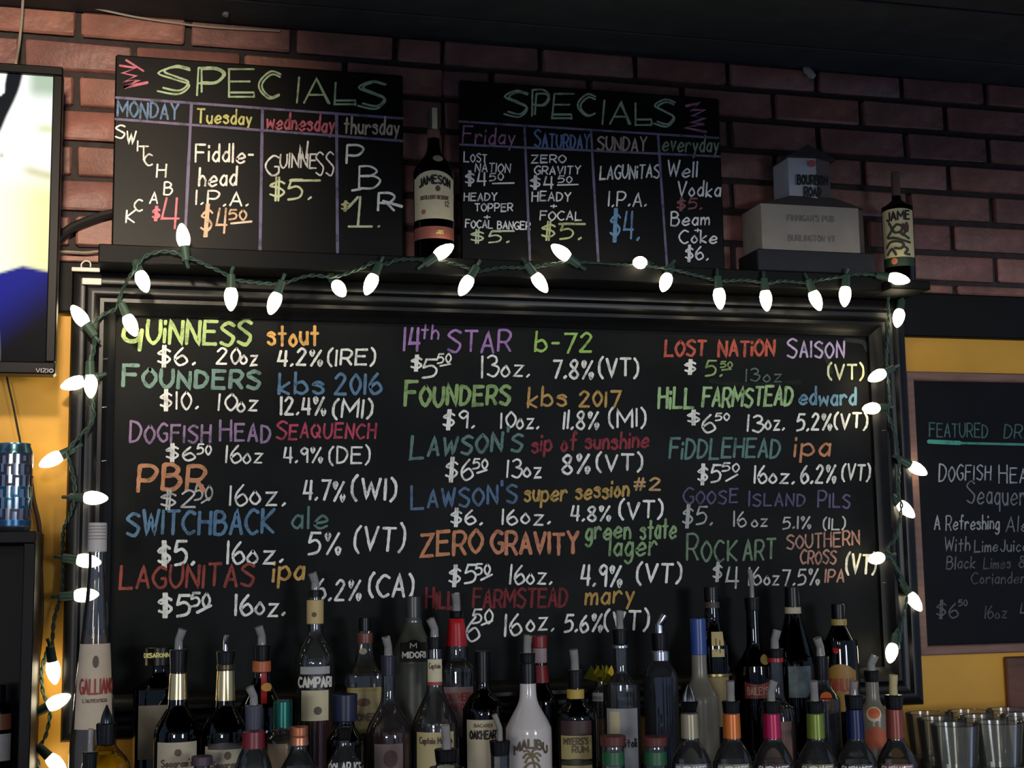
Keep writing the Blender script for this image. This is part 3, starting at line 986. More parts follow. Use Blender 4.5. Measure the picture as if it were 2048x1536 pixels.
for i, c in enumerate(cols):
    ca.data[i].color = (c.x, c.y, c.z, 1)
m = bpy.data.materials.new('tv_picture')
m.use_nodes = True
bb = m.node_tree.nodes['Principled BSDF']
at = m.node_tree.nodes.new('ShaderNodeAttribute')
at.attribute_name = 'picture'
m.node_tree.links.new(at.outputs['Color'], bb.inputs['Emission Color'])
bb.inputs['Emission Strength'].default_value = 1.0
bb.inputs['Base Color'].default_value = (0.002, 0.002, 0.002, 1)
bb.inputs['Roughness'].default_value = 0.5
bb.inputs['Specular IOR Level'].default_value = 0.04
link('screen', me, m, tv)
M1 = MB()
ribbon(M1, text_strokes('VIZIO', 72, 106, 744.5, 745, 7.5, jit=0), 1.5, lambda a, b, si=0: P(a, b, TY - 0.0006) - to)
M1.build('brand_lettering', mat('logo_grey', (110, 110, 112), 0.3, 0.6), tv, smooth=False)


def cable(name, label, pts, r, m, n=8, cat='cable'):
    q = smooth_path([P(*p) for p in pts], n)
    o = Vector(q[len(q) // 2])
    b = MB()
    b.tube([p - o for p in q], r, 8)
    ob = b.build(name, m, loc=o)
    return tag(ob, label, cat)


M_cordb = mat('cord_brown', (58, 38, 26), 0.6)
M_cordk = mat('cord_black', (18, 17, 17), 0.45)
M_cordw = mat('cord_pale', (150, 140, 125), 0.6)
cable('power_cord', 'brown power cord hanging down the yellow wall beside the black cabinet', [(60, 950, -.012), (67, 1000, -.012), (78, 1050, -.012), (80, 1110, -.012), (83, 1230, -.012), (74, 1330, -.012), (61, 1400, -.012), (62, 1480, -.012), (60, 1640, -.012)], 0.0042, M_cordb)
cable('thin_cable', 'thin dark cable from the television down behind the beer can', [(8, 700, -.02), (14, 755, -.02), (26, 810, -.02), (36, 860, -.02), (42, 900, -.02), (50, 1040, -.02), (52, 1100, -.015)], 0.0018, M_cordk)
cable('thick_cable', 'thick black cable crossing the bricks between television and specials board', [(60, 530, -.03), (108, 486, -.022), (140, 458, -.022), (180, 440, -.022), (225, 427, -.022), (300, 420, -.020)], 0.0085, M_cordk)
cable('loose_cable', 'pale cable lying on the black band under the bricks', [(60, 506, -.022), (120, 503, -.024), (170, 505, -.024), (196, 503, -.024), (240, 503, -.020)], 0.0022, M_cordw)
cable('hanging_wire', 'pale wire hanging from the ceiling to the top of the television', [(47, -30, -.05), (44, 30, -.05), (38, 90, -.06), (32, 124, -.12), (30, 150, -.12)], 0.0026, M_cordw)
cable('ceiling_wire', 'pale wire sagging from the ceiling over the lit bricks', [(90, -20, -.05), (160, 8, -.03), (260, 32, -.02), (350, 46, -.016), (430, 55, -.015), (560, 62, -.015)], 0.0022, M_cordw)
cable('ceiling_cable', 'dark cable strung under the ceiling along the brick wall', [(200, -12, -.10), (420, 8, -.08), (650, 26, -.06), (900, 52, -.05), (1200, 72, -.05), (1500, 82, -.06)], 0.003, M_cordk)
for k, (ya, yb) in enumerate(((66, 112), (78, 125))):
    cable('ceiling_cable', ['upper grey cable fanning out under the ceiling beyond the second bottle', 'lower grey cable fanning out under the ceiling beyond the second bottle'][k], [(1760, ya - 6, -.07), (1850, ya + 12, -.07), (1950, yb - 12, -.07), (2080, yb + 6, -.06)], 0.0016, mat('cord_grey', (62, 66, 68), 0.6))
# stub of pipe, rod, putty and hook at the ceiling
mb = MB()
p0, p1 = P(462, -6, -0.06), P(450, 32, -0.06)
mb.tube([p0 - p1, Vector((0, 0, 0))], 0.006, 12)
tag(mb.build('pipe_stub', mat('pipe_grey', (120, 116, 108), 0.4), loc=p1), 'short grey pipe stub poking down from the ceiling above the Monday specials', 'pipe')
mb = MB()
p0, p1 = P(1664, 70, -0.10), P(1607, 117, -0.03)
mb.tube([p0 - p1, Vector((0, 0, 0))], 0.0028, 10)
tag(mb.build('white_rod', mat('rod_white', (190, 186, 178), 0.5), loc=p1), 'white rod slanting down from the ceiling to the bricks', 'rod')
mb = MB()
pc = P(1618, 144, -0.018)
vs = []
mb.lathe([(0.0, -0.012), (0.009, -0.009), (0.013, 0.0), (0.008, 0.008), (0.0, 0.012)], 10, caps=(False, False))
mb.v = [(x * 1.1 + random.uniform(-1, 1) * .003, y * 0.5, z + x * -0.5 + random.uniform(-1, 1) * .002) for x, y, z in mb.v]
tag(mb.build('putty_lump', mat('putty_white', (150, 146, 142), 0.8), loc=pc), 'lump of white putty on the brick below the slanting rod', 'putty')
cable('hook_wire', 'short greenish wire hook hanging from the ceiling near the slanting rod', [(1726, 40, -.05), (1729, 56, -.05), (1738, 80, -.045), (1742, 105, -.04), (1740, 126, -.02)], 0.0022, mat('cord_greenish', (44, 56, 54), 0.6), cat='wire')
# white cable clips on the frame corner
for q, (x0, x1, y0, y1) in enumerate(((143, 200, 536, 542), (164, 203, 557, 568))):
    pA, pB = P(x0, y1, -0.055), P(x1, y0, -0.055)
    mb = MB()
    mb.box(0, pB.x - pA.x, -0.003, 0.003, 0, max(0.005, pB.z - pA.z), 0.001)
    tag(mb.build('white_clip', mat('clip_white', (214, 196, 184), 0.5), loc=(pA.x, -0.0535, pA.z)), ['thin white strip on the top corner of the frame beside the television', 'short slanted white clip on the frame corner below the thin strip'][q], 'clip')
cable('wire_hook', 'small white wire loop standing on the black band by the frame corner', [(163, 536, -.052), (163, 528, -.052), (171, 522, -.052), (180, 525, -.052), (181, 534, -.052)], 0.0014, mat('hook_white', (220, 210, 200), 0.5), cat='hook')

# ================================================================== CABINET, CAN
CYF, CYB = -0.20, -0.02
pt = P(72, 1062, CYF)
cz = pt.z
cab = thing('black_cabinet', 'open-fronted black cabinet on the wall under the television', 'cabinet', (pt.x - 0.2, (CYF + CYB) / 2, cz - 0.62))
co_ = Vector(cab.location)
M_cab = mat('cabinet_black', (11, 10, 12), 0.5, spec=0.2, noise=0.15, nscale=20)
for nm, x0, x1, y0, y1, z0, z1 in (('top_panel', -0.40, 0, CYF, CYB, cz - 0.020, cz), ('side_panel', -0.019, 0, CYF, CYB, cz - 0.62, cz - 0.020), ('side_panel', -0.40, -0.381, CYF, CYB, cz - 0.62, cz - 0.020),
                                ('bottom_panel', -0.381, -0.019, CYF, CYB, cz - 0.62, cz - 0.60), ('back_panel', -0.381, -0.019, CYB - 0.008, CYB, cz - 0.60, cz - 0.020), ('inner_shelf', -0.381, -0.019, CYF + .01, CYB - .008, cz - 0.458, cz - 0.442)):
    b = MB()
    b.box(x0 + pt.x - co_.x, x1 + pt.x - co_.x, y0 - co_.y, y1 - co_.y, z0 - co_.z, z1 - co_.z, 0.0015)
    b.build(nm, M_cab, cab, smooth=False)

# tall beer can
cy_ = -0.115
pc = P(24, 1056, cy_)
s_ = scale_at(pc)
can = thing('beer_can', 'tall blue and silver beer can standing on the black cabinet', 'can', (pc.x, cy_, cz + 0.0003))
hC, rC = (z_for(pc.x, cy_, 888) - cz), 0.0318
b = MB()
b.lathe([(rC * .82, 0.0), (rC * .94, 0.004), (rC, 0.011), (rC, hC - 0.02)], 36, caps=(True, False))
b.build('body', mat('can_aluminium', (150, 158, 172), 0.22, 0.95, noise=0.15, nscale=30), can)
b = MB()
b.lathe([(rC, hC - 0.02), (rC * .97, hC - 0.013), (rC * .86, hC - 0.004), (rC * .87, hC), (rC * .82, hC), (rC * .80, hC - 0.005), (0, hC - 0.005)], 36, caps=(False, False))
b.build('lid', mat('can_lid_blue', (96, 140, 158), 0.25, 0.9), can)
b = MB()
b.lathe([(rC * 1.004, 0.011), (rC * 1.004, 0.020)], 36, caps=(False, False))
b.build('foot_band', mat('can_blue', (40, 84, 120), 0.3, 0.7), can)


def wrap(parent, r_of, ang, mpx, strokes, width, m, name='print', eps=0.0011):
    """strokes given in (u metres sideways, z metres) wrapped on a round body"""
    b2 = MB()

    def f(u, v, si=0):
        r = r_of(v) + eps + 0.00003 * (si % 8)
        a2 = ang + u / max(r, 0.004)
        return (r * math.cos(a2), r * math.sin(a2), v)
    ribbon(b2, strokes, width, f, jit=0.03, sub=0.004)
    return b2.build(name, m, parent, smooth=False)


def flipy(st):
    return [(c, [(x, -y) for x, y in s]) for c, s in st]


def toward(X, Y):
    return math.atan2(CAM.y - Y, CAM.x - X)


angC = toward(pc.x, cy_)
M_canink = mat('can_ink', (44, 40, 52), 0.4)
M_canteal = mat('can_teal', (30, 84, 104), 0.3, 0.6)
for k in range(6):      # blurred block print: stacked rows of dark upright bars and ties
    z0 = 0.022 + k * 0.0195
    bars = []
    for i in range(7):
        u = -0.040 + i * 0.0125 + (0.003 if k % 2 else 0)
        bars.append((False, [(u, z0), (u, z0 + 0.016)]))
        if (i + k) % 3 == 0:
            bars.append((False, [(u, z0 + 0.015), (u + 0.009, z0 + 0.015)]))
        if (i + k) % 4 == 1:
            bars.append((False, [(u, z0 + 0.001), (u + 0.009, z0 + 0.001)]))
    wrap(can, lambda z: rC, angC, 1, bars, 0.0048, M_canteal if k in (1, 2) else M_canink, 'print')

# ================================================================== BACK-BAR STEPS (bottles stand on these)
ROWS = {1: (-0.105, 1.18), 2: (-0.205, 1.12), 3: (-0.305, 1.06), 4: (-0.405, 1.00), 5: (-0.505, 0.94)}
M_step = mat('step_dark', (34, 28, 24), 0.35, noise=0.2, nscale=12)
st_ = thing('bottle_riser', 'dark stepped bottle riser on the back bar under the chalkboard', 'riser', (0.66, -0.3, 0.88))
for r, (ry, rz) in ROWS.items():
    b = MB()
    b.box(-0.115 - 0.66, 1.375 - 0.66, ry - 0.05 + 0.3, ry + 0.0498 + 0.3, 0.0, rz - 0.88, 0.0015)
    b.build('step', M_step, st_, smooth=False)
bc = thing('back_bar_counter', 'dark wooden back bar counter under the bottle riser', 'counter', (0.8, -0.32, 0))
b = MB()
b.box(-0.95, 1.5, -0.28, 0.318, 0.84, 0.88, 0.004)
b.build('worktop', mat('worktop_dark', (46, 34, 26), 0.3, noise=0.25, nscale=10), bc, smooth=False)
b = MB()
b.box(-0.93, 1.48, -0.25, 0.317, 0.0, 0.84)
b.build('base_cabinet', M_cab, bc, smooth=False)

# ================================================================== BOTTLE KIT
G_CLEAR = glass('glass_clear', (236, 238, 238), 0.02, 1.62, haze=0.03)  # grey haze stands in for light refracted by clear glass, bluish one too
G_BLUE = glass('glass_bluish', (176, 194, 220), 0.02, 1.62, haze=0.03)
G_BROWN = glass('glass_brown', (74, 44, 22))
G_GREEN = glass('glass_green', (30, 58, 34))
G_DARK = glass('glass_dark', (20, 16, 14))
G_YELLOW = glass('glass_yellowish', (232, 214, 120))
G_FROST = glass('glass_frosted', (190, 190, 184), 0.25, haze=0.55, hazecol=(150, 142, 126))
G_FROSTG = glass('glass_frosted_green', (120, 126, 112), 0.35, haze=0.8, hazecol=(74, 76, 66))
M_BLK = mat('cap_black', (9, 8, 9), 0.3, spec=0.3)
M_SPOUT = glass('spout_plastic', (150, 150, 154), 0.12, 1.6, haze=0.45, hazecol=(190, 186, 180))
M_STEEL = mat('spout_steel', (190, 190, 196), 0.18, 1.0)
M_CREAM = mat('paper_cream', (202, 190, 156), 0.6, noise=0.06, nscale=60)
M_BEIGE = mat('paper_beige', (176, 164, 140), 0.6, noise=0.06, nscale=60)
M_GREYP = mat('paper_grey', (160, 158, 160), 0.6, noise=0.06, nscale=60)
M_FOIL = mat('foil_gold', (196, 176, 128), 0.22, 0.9)
M_INK = mat('print_black', (20, 18, 16), 0.5)
M_INKB = mat('print_brown', (84, 66, 48), 0.5)
M_INKR = mat('print_red', (150, 52, 44), 0.5)
M_INKW = mat('print_white', (214, 208, 198), 0.5)


def liquid(key, c, rough=0.08):
    return mat('liquid_' + key, c, rough, spec=0.4)


L_AMBER = liquid('amber', (44, 22, 10))
L_DARK = liquid('dark', (10, 7, 6))
L_RED = liquid('red', (60, 10, 12))
L_GOLD = liquid('gold', (120, 92, 22))


class Bottle:
    """round bottle measured from the photograph: profile rows are (picture y, half width in px), top to bottom"""

    def __init__(s, name, label, x, yref, row, prof, gm, sq=0.0, cat='bottle', group=None, liq=None, base=None, seg=32):
        s.Y, s.bz = ROWS[row] if not isinstance(row, tuple) else row
        s.X = P(x, yref, s.Y).x
        s.s = scale_at((s.X, s.Y, z_for(s.X, s.Y, yref)))
        s.t = thing(name, label, cat, (s.X, s.Y, s.bz + 0.0003), group)
        s.ang = toward(s.X, s.Y)
        s.prof = [(hw / s.s, s.z(y)) for y, hw in prof]
        rb = s.prof[-1][0]
        if base:
            rb = base / s.s
        ztop_body = s.prof[-1][1]
        low = [(rb, min(0.012, ztop_body * .5)), (rb * 0.96, 0.003), (rb * 0.9, 0.0)]
        s.full = s.prof + low
        s.sq = sq
        b = MB()
        b.lathe(list(reversed(s.refine(s.full))), seg, sq=sq)
        s.body = b.build('glass_body', gm, s.t)
        if liq:
            yl, lm = liq
            zl = s.z(yl)
            pr = [(max(0.001, s.r(zl) - 0.0022), zl)] + [(r - 0.0022, z) for r, z in s.refine(s.full) if z < zl - 0.001 and z > 0.004] + [(rb * .9 - 0.0022, 0.0035)]
            b = MB()
            b.lathe(list(reversed(pr)), seg, sq=sq)
            b.build('liquid', lm, s.t)

    def refine(s, pr):
        pts = smooth_path([Vector((r, z, 0)) for r, z in pr], 3) if len(pr) > 3 else [Vector((r, z, 0)) for r, z in pr]
        out, lastz = [], 1e9
        for p in pts:
            z = min(p.y, lastz - 1e-5)
            out.append((max(p.x, 0.001), max(z, 0.0)))
            lastz = z
        return out

    def z(s, y):
        return z_for(s.X, s.Y, y) - s.bz

    def r(s, z):
        pr = s.full
        for i in range(len(pr) - 1):
            (r0, z0), (r1, z1) = pr[i], pr[i + 1]
            if z1 <= z <= z0:
                t = (z - z1) / (z0 - z1) if z0 > z1 else 0
                return r1 + (r0 - r1) * t
        return pr[0][0] if z > pr[0][1] else pr[-1][0]

    def sleeve(s, name, y0, y1, m, hw=None, hw1=None, parent=None, close=True, label=None):
        za, zb = s.z(y0), s.z(y1)
        n = 5
        pr = []
        for i in range(n + 1):
            z = za + (zb - za) * i / n
            if hw is None:
                r = s.r(z) + 0.0008
            else:
                k = hw if hw1 is None else hw + (hw1 - hw) * i / n
                r = k / s.s
            pr.append((r, z))
        bev = min(0.0012, (za - zb) * 0.2)
        if hw is not None:
            pr = [(pr[0][0] - bev, za)] + [(pr[0][0], za - bev)] + pr[1:-1] + [(pr[-1][0], zb + bev), (pr[-1][0] - bev, zb)]
        b = MB()
        b.lathe(list(reversed(pr)), 28, sq=s.sq if hw is None else 0.0, caps=(close, close))
        o = b.build(name, m, parent or s.t)
        if label:
            o['label'] = label
        return o

    def label(s, y0, y1, half_px, m, name='label', off=0.0, eps=0.0006, arch=0.0, parent=None):
        za, zb = s.z(y0), s.z(max(y1, y0 + 4))
        zb = max(zb, 0.012)
        nz_, na = 8, 14
        b = MB()
        vs = []
        for i in range(nz_ + 1):
            for k in range(na + 1):
                u = -1 + 2 * k / na
                z = za + (zb - za) * i / nz_
                if arch and i == 0:
                    z -= arch / s.s * u * u
                r = s.r(z) + eps
                a2 = s.ang + off / s.s / r + u * min(half_px / s.s / r, 2.6)
                k2 = 1.0
                if s.sq:
                    c_, d_ = math.cos(a2), math.sin(a2)
                    k2 = 1.0 / ((abs(c_) ** s.sq + abs(d_) ** s.sq) ** (1.0 / s.sq))
                vs.append((r * k2 * math.cos(a2), r * k2 * math.sin(a2), z))
        fs = [(i * (na + 1) + k, i * (na + 1) + k + 1, (i + 1) * (na + 1) + k + 1, (i + 1) * (na + 1) + k) for i in range(nz_) for k in range(na)]
        b.add(vs, fs)
        return b.build(name, m, parent or s.t)

    def disc(s, x_off, y, rx, ry, m, name='seal', eps=0.0016):
        st = []
        b = MB()
        vs = [None]
        n = 20
        zc_ = s.z(y)

        def f(u, v):
            r = s.r(v) + eps
            a2 = s.ang + u / max(r, .004)
            k2 = 1.0
            if s.sq:
                c_, d_ = math.cos(a2), math.sin(a2)
                k2 = 1.0 / ((abs(c_) ** s.sq + abs(d_) ** s.sq) ** (1.0 / s.sq))
            return (r * k2 * math.cos(a2), r * k2 * math.sin(a2), v)
        vs = [f(x_off / s.s, zc_)]
        for ring in (0.5, 1.0):
            for i in range(n):
                a = 2 * math.pi * i / n
                vs.append(f((x_off + rx * ring * math.cos(a)) / s.s, zc_ + ry * ring * math.sin(a) / s.s))
        fs = [(0, 1 + i, 1 + (i + 1) % n) for i in range(n)] + [(1 + i, 1 + n + i, 1 + n + (i + 1) % n, 1 + (i + 1) % n) for i in range(n)]
        b.add(vs, fs)
        return b.build(name, m, s.t)

    def text(s, txt, x0, x1, y0, y1, m, wpx=3.0, arc=0.0, eps=0.0018, slant=0.0, tilt=0.0):
        """printed word, x0..x1 in px off the bottle axis, letters between picture rows y0 (top) and y1 (base)"""
        zb_, cap = s.z(y1), (y1 - y0) / s.s
        st = flipy(text_strokes(txt, x0 / s.s, x1 / s.s, -zb_, -zb_, cap, jit=0, slant=slant))
        if arc or tilt:
            st = [(c, [(u, v - arc / s.s * ((u * s.s - (x0 + x1) / 2) / ((x1 - x0) / 2)) ** 2 + tilt * (u - (x0 + x1) / 2 / s.s)) for u, v in q]) for c, q in st]
        return s.strokes(st, m, wpx, eps)

    def strokes(s, st, m, wpx, eps=0.0018, name='lettering'):
        b2 = MB()

        def f(u, v, si=0):
            r = s.r(v) + eps + 0.00003 * (si % 8)
            a2 = s.ang + u / max(r, 0.004)
            k2 = 1.0
            if s.sq:
                c_, d_ = math.cos(a2), math.sin(a2)
                k2 = 1.0 / ((abs(c_) ** s.sq + abs(d_) ** s.sq) ** (1.0 / s.sq))
            return (r * k2 * math.cos(a2), r * k2 * math.sin(a2), v)
        ribbon(b2, st, wpx / s.s, f, jit=0.03, sub=0.0035)
        return b2.build(name, m, s.t, smooth=False)

    def draw(s, polys, m, wpx, name='emblem', eps=0.0018):
        """printed picture: polylines in (px off the axis, picture y)"""
        s.strokes([(True, [(x / s.s, s.z(y)) for x, y in p]) for p in polys], m, wpx, eps, name)

    def pourer(s, ytop, y0, y1, hw, tilt=0.15, m=None, sm=None, swid=9.0):
        """stopper collar with a bent spout tube"""
        c = s.sleeve('pourer', y0, y1, m or M_BLK, hw * 1.06, hw * 0.94)
        za, zt_ = s.z(y0), s.z(ytop)
        h = zt_ - za
        rr = swid / s.s
        b = MB()
        b.tube([(0, 0, za - 0.003), (0, 0, za + h * .45), (tilt * h * .10, -0.001, za + h * .52), (tilt * h * .75, -0.003, za + h)], rr, 10,
               radii=[rr * 1.0, rr * .9, rr * .92, rr * .98])
        b.build('spout', sm or M_SPOUT, c)
        return c


# ---------------------------------------------------------------- bottles on the ledge
LEDROW = (-0.082, LZ)
q = Bottle('whiskey_bottle', 'dark green whiskey bottle with cream label on the ledge between the specials boards', 868, 400, LEDROW,
           [(222, 12), (280, 12), (296, 13), (312, 18), (330, 33), (345, 40), (356, 41), (505, 40)], G_GREEN, liq=(330, L_DARK))
q.sleeve('capsule', 220, 281, mat('capsule_olive', (70, 62, 44), 0.4), 12.5, 12)
q.label(220, 262, 5.5, M_CREAM, 'tax_strip', 3, eps=0.0016)
q.sleeve('neck_band', 262, 278, mat('band_rose', (120, 84, 70), 0.45), 13, 13)
q.disc(9, 325, 11, 8, M_BEIGE)
q.label(352, 447, 40 * 1.25, M_CREAM, arch=16)
q.text('JAMESON', -31, 36, 362, 378, M_INK, 3.4, arc=7)
q.disc(8, 388, 5, 6, M_INKB, 'crest')
q.text('DISTILLERY RESERVE', -28, 32, 402, 409, M_INKB, 1.6)
q.text('12', 24, 33, 412, 422, M_INKB, 1.8)
q.disc(-22, 433, 5, 5, mat('print_rose', (150, 100, 74), 0.5), 'stamp')
q.label(462, 486, 40 * 1.3, mat('band_copper', (146, 84, 70), 0.4), 'lower_label')
q.text('JJ&S', 4, 18, 470, 477, mat('print_gold', (226, 206, 130), 0.35, 0.3), 1.8)

q = Bottle('whiskey_bottle', 'dark green whiskey bottle with hand-drawn pale label at the end of the black band', 1797, 480, (-0.105, 2.1226),
           [(345, 8), (395, 9), (404, 13), (416, 28), (424, 31), (575, 30)], G_GREEN, liq=(405, L_DARK))
q.sleeve('capsule', 345, 394, mat('capsule_rose', (96, 74, 64), 0.4), 8.6, 9.2)
q.label(424, 520, 30 * 1.25, mat('paper_sketch', (196, 184, 140), 0.6), arch=3)
q.text('JAME', -22, 26, 430, 447, M_INK, 3.4, tilt=0.06)
M_sk = mat('sketch_ink', (52, 50, 36), 0.6)
q.draw([[(-2, 456), (8, 460), (6, 470), (-6, 472), (-10, 464), (-2, 456)], [(-18, 452), (-12, 466), (-22, 480), (-8, 482)], [(2, 472), (12, 478), (22, 484)], [(-26, 500), (-16, 490), (0, 490), (10, 496), (4, 504), (-8, 502)],
        [(-24, 514), (-14, 504), (-6, 516)], [(10, 500), (18, 506), (12, 514), (22, 516)], [(10, 456), (14, 470), (8, 478)], [(-14, 482), (-2, 484), (8, 488), (24, 492)]], M_sk, 5.0, 'sketch')
q.disc(18, 462, 5, 11, mat('sketch_red', (92, 44, 34), 0.6), 'sketch')
q.label(520, 538, 30 * 1.2, mat('band_green', (34, 54, 34), 0.5), 'lower_label')
q.disc(-10, 528, 6.5, 6.5, mat('stamp_orange', (190, 104, 72), 0.5), 'stamp')

# ---------------------------------------------------------------- cardboard house display
dA, dB = P(1525, 500, -0.115), P(1720, 500, -0.115)
dis = thing('cardboard_house', 'cardboard display shaped like a little house with a tower, on a black base', 'display', ((dA.x + dB.x) / 2, -0.07, LZ + 0.0003))
do = Vector(dis.location)
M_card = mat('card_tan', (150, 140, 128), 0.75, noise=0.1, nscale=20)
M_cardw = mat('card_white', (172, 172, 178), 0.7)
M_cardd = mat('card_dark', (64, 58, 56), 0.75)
M_card2 = mat('card_side_shaded', (92, 82, 80), 0.75)  # darker card: shade of the right-hand faces put into the colour
W_ = dB.x - dA.x
zb0 = P(1620, 502, -0.115).z - LZ
zb1 = P(1620, 412, -0.115).z - LZ
b = MB()
b.box(-W_ / 2 - 0.012, W_ / 2 + 0.035, -0.047, 0.05, 0.0, zb0, 0.002)
b.build('black_base', mat('base_card_black', (26, 25, 30), 0.6), dis, smooth=False)
b = MB()
b.box(-W_ / 2, W_ / 2, -0.045, 0.05, zb0, zb1)
b.build('lower_box', M_card, dis, smooth=False)
b = MB()   # chamfered right shoulder
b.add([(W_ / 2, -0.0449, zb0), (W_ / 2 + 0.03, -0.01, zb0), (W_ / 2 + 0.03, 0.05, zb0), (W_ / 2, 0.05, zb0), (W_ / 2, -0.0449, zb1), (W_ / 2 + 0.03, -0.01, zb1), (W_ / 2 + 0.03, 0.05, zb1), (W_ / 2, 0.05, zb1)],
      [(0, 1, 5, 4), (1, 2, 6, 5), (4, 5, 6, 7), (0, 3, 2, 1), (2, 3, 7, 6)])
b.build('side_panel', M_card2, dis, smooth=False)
tw0, tw1 = P(1580, 400, -0.10).x - do.x, P(1668, 400, -0.10).x - do.x
tz0, tz1 = zb1, P(1622, 318, -0.10).z - LZ
ty0, ty1 = -0.028, 0.045
tm = tw0 + (tw1 - tw0) * 0.6
zsl = P(1622, 398, -0.10).z - LZ
b = MB()  # sloping roof of the lower box up to the tower
b.add([(-W_ / 2, -0.045, zb1), (W_ / 2 + 0.012, -0.045, zb1), (W_ / 2 + 0.03, 0.05, zb1), (-W_ / 2, 0.05, zb1), (tw0, ty0 - 0.004, zsl + .004), (tw1, ty0 - 0.004, zsl + .004), (tw1, 0.05, zsl + .004), (tw0, 0.05, zsl + .004)],
      [(0, 1, 5, 4), (1, 2, 6, 5), (2, 3, 7, 6), (3, 0, 4, 7), (4, 5, 6, 7)])
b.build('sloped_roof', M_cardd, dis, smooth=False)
b = MB()
b.add([(tw0, ty1, tz0), (tw0, ty0, tz0), (tm, ty0 - .006, tz0), (tw0, ty1, tz1), (tw0, ty0, tz1), (tm, ty0 - .006, tz1), (tm, ty1, tz0), (tm, ty1, tz1)],
      [(0, 1, 4, 3), (1, 2, 5, 4), (2, 6, 7, 5), (0, 3, 7, 6)])
b.build('tower_front', M_cardw, dis, smooth=False)
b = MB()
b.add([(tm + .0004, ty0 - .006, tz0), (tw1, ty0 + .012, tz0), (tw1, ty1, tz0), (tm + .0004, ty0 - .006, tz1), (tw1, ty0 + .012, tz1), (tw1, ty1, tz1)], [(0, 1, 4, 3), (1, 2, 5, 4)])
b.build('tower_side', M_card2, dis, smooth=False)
zpk = P(1622, 287, -0.10).z - LZ
xm = (tw0 + tw1) / 2
b = MB()
b.add([(tw0 - .006, ty0 - .012, tz1), (tw1 + .01, ty0 - .004, tz1), (tw1 + .01, ty1 + .004, tz1), (tw0 - .006, ty1 + .004, tz1), (xm, ty0 + .006, zpk), (xm, ty1 - .006, zpk)],
      [(0, 1, 4), (1, 2, 5, 4), (2, 3, 5), (3, 0, 4, 5), (0, 3, 2, 1)])
b.build('tower_roof', M_cardd, dis, smooth=False)


def flat_text(parent, txt, x0, x1, y0, y1, Y, m, wpx, name='lettering'):
    b3 = MB()
    o3 = Vector(parent.location)
    ribbon(b3, text_strokes(txt, x0, x1, y1, y1 + (x1 - x0) * 0.03, y1 - y0, jit=0, slant=0), wpx, lambda a_, b_, si=0: P(a_, b_, Y - 0.00002 * (si % 8)) - o3, jit=0.03)
    return b3.build(name, m, parent, smooth=False)


flat_text(dis, 'BOURBON', 1595, 1655, 350, 368, do.y + ty0 - .0075, M_INK, 3.2)
flat_text(dis, 'ROAD', 1609, 1642, 374, 392, do.y + ty0 - .0075, M_INK, 3.2)
M_fade = mat('print_faded', (112, 102, 96), 0.7)
flat_text(dis, "FINNIGAN'S PUB", 1575, 1668, 430, 441, do.y - 0.0458, M_fade, 2.2)
flat_text(dis, 'BURLINGTON VT', 1577, 1670, 470, 481, do.y - 0.0458, M_fade, 2.2)
b = MB()
pcx = P(1624, 327, do.y + ty0 - .012)
b.lathe([(0.0, -0.001), (0.0075, -0.001), (0.0075, 0.001), (0, 0.001)], 16, caps=(False, False))
b.v = [(pcx.x - do.x + x, pcx.y - do.y + z, pcx.z - do.z + y) for x, y, z in b.v]
b.build('round_seal', mat('seal_red', (176, 84, 70), 0.5), dis)

# ================================================================== BOTTLES ON THE RISER
# --- back step
q = Bottle('liqueur_bottle', 'square dark amber liqueur bottle with wide black cap and beige label', 318, 1400, 1,
           [(1330, 13), (1350, 14), (1362, 26), (1376, 46), (1390, 50), (1540, 50)], G_BROWN, sq=6, liq=(1410, L_AMBER))
q.sleeve('cap', 1294, 1331, M_BLK, 31, 31)
q.text('DISARONNO', -27, 24, 1305, 1313, mat('print_gilt', (226, 214, 120), 0.4), 2.2, eps=18.6 / q.s + 0.0006)
q.label(1406, 1512, 34, mat('paper_taupe', (128, 116, 94), 0.6))

q = Bottle('aperitif_bottle', 'clear aperitif bottle with black name band, cream label and cream neck capsule', 630, 1350, 1,
           [(1180, 12), (1202, 13), (1248, 14), (1270, 16), (1285, 25), (1305, 36), (1322, 40), (1350, 40), (1540, 40)], G_CLEAR, liq=(1428, L_RED))
q.pourer(1146, 1180, 1203, 13, -0.25)
q.sleeve('neck_capsule', 1200, 1248, mat('capsule_cream', (190, 166, 110), 0.5), 17, 17)
q.disc(-2, 1229, 5, 5, M_INKB, 'crest', eps=0.004)
q.label(1331, 1346, 32, M_GREYP, 'upper_label')
q.label(1347, 1377, 40 * 1.35, mat('label_black', (16, 15, 16), 0.4), 'name_band')
q.text('CAMPARI', -36, 36, 1353, 1371, M_INKW, 4.4)
q.label(1378, 1438, 29, M_CREAM)
q.disc(6, 1418, 8, 8, M_INKB, 'crest')

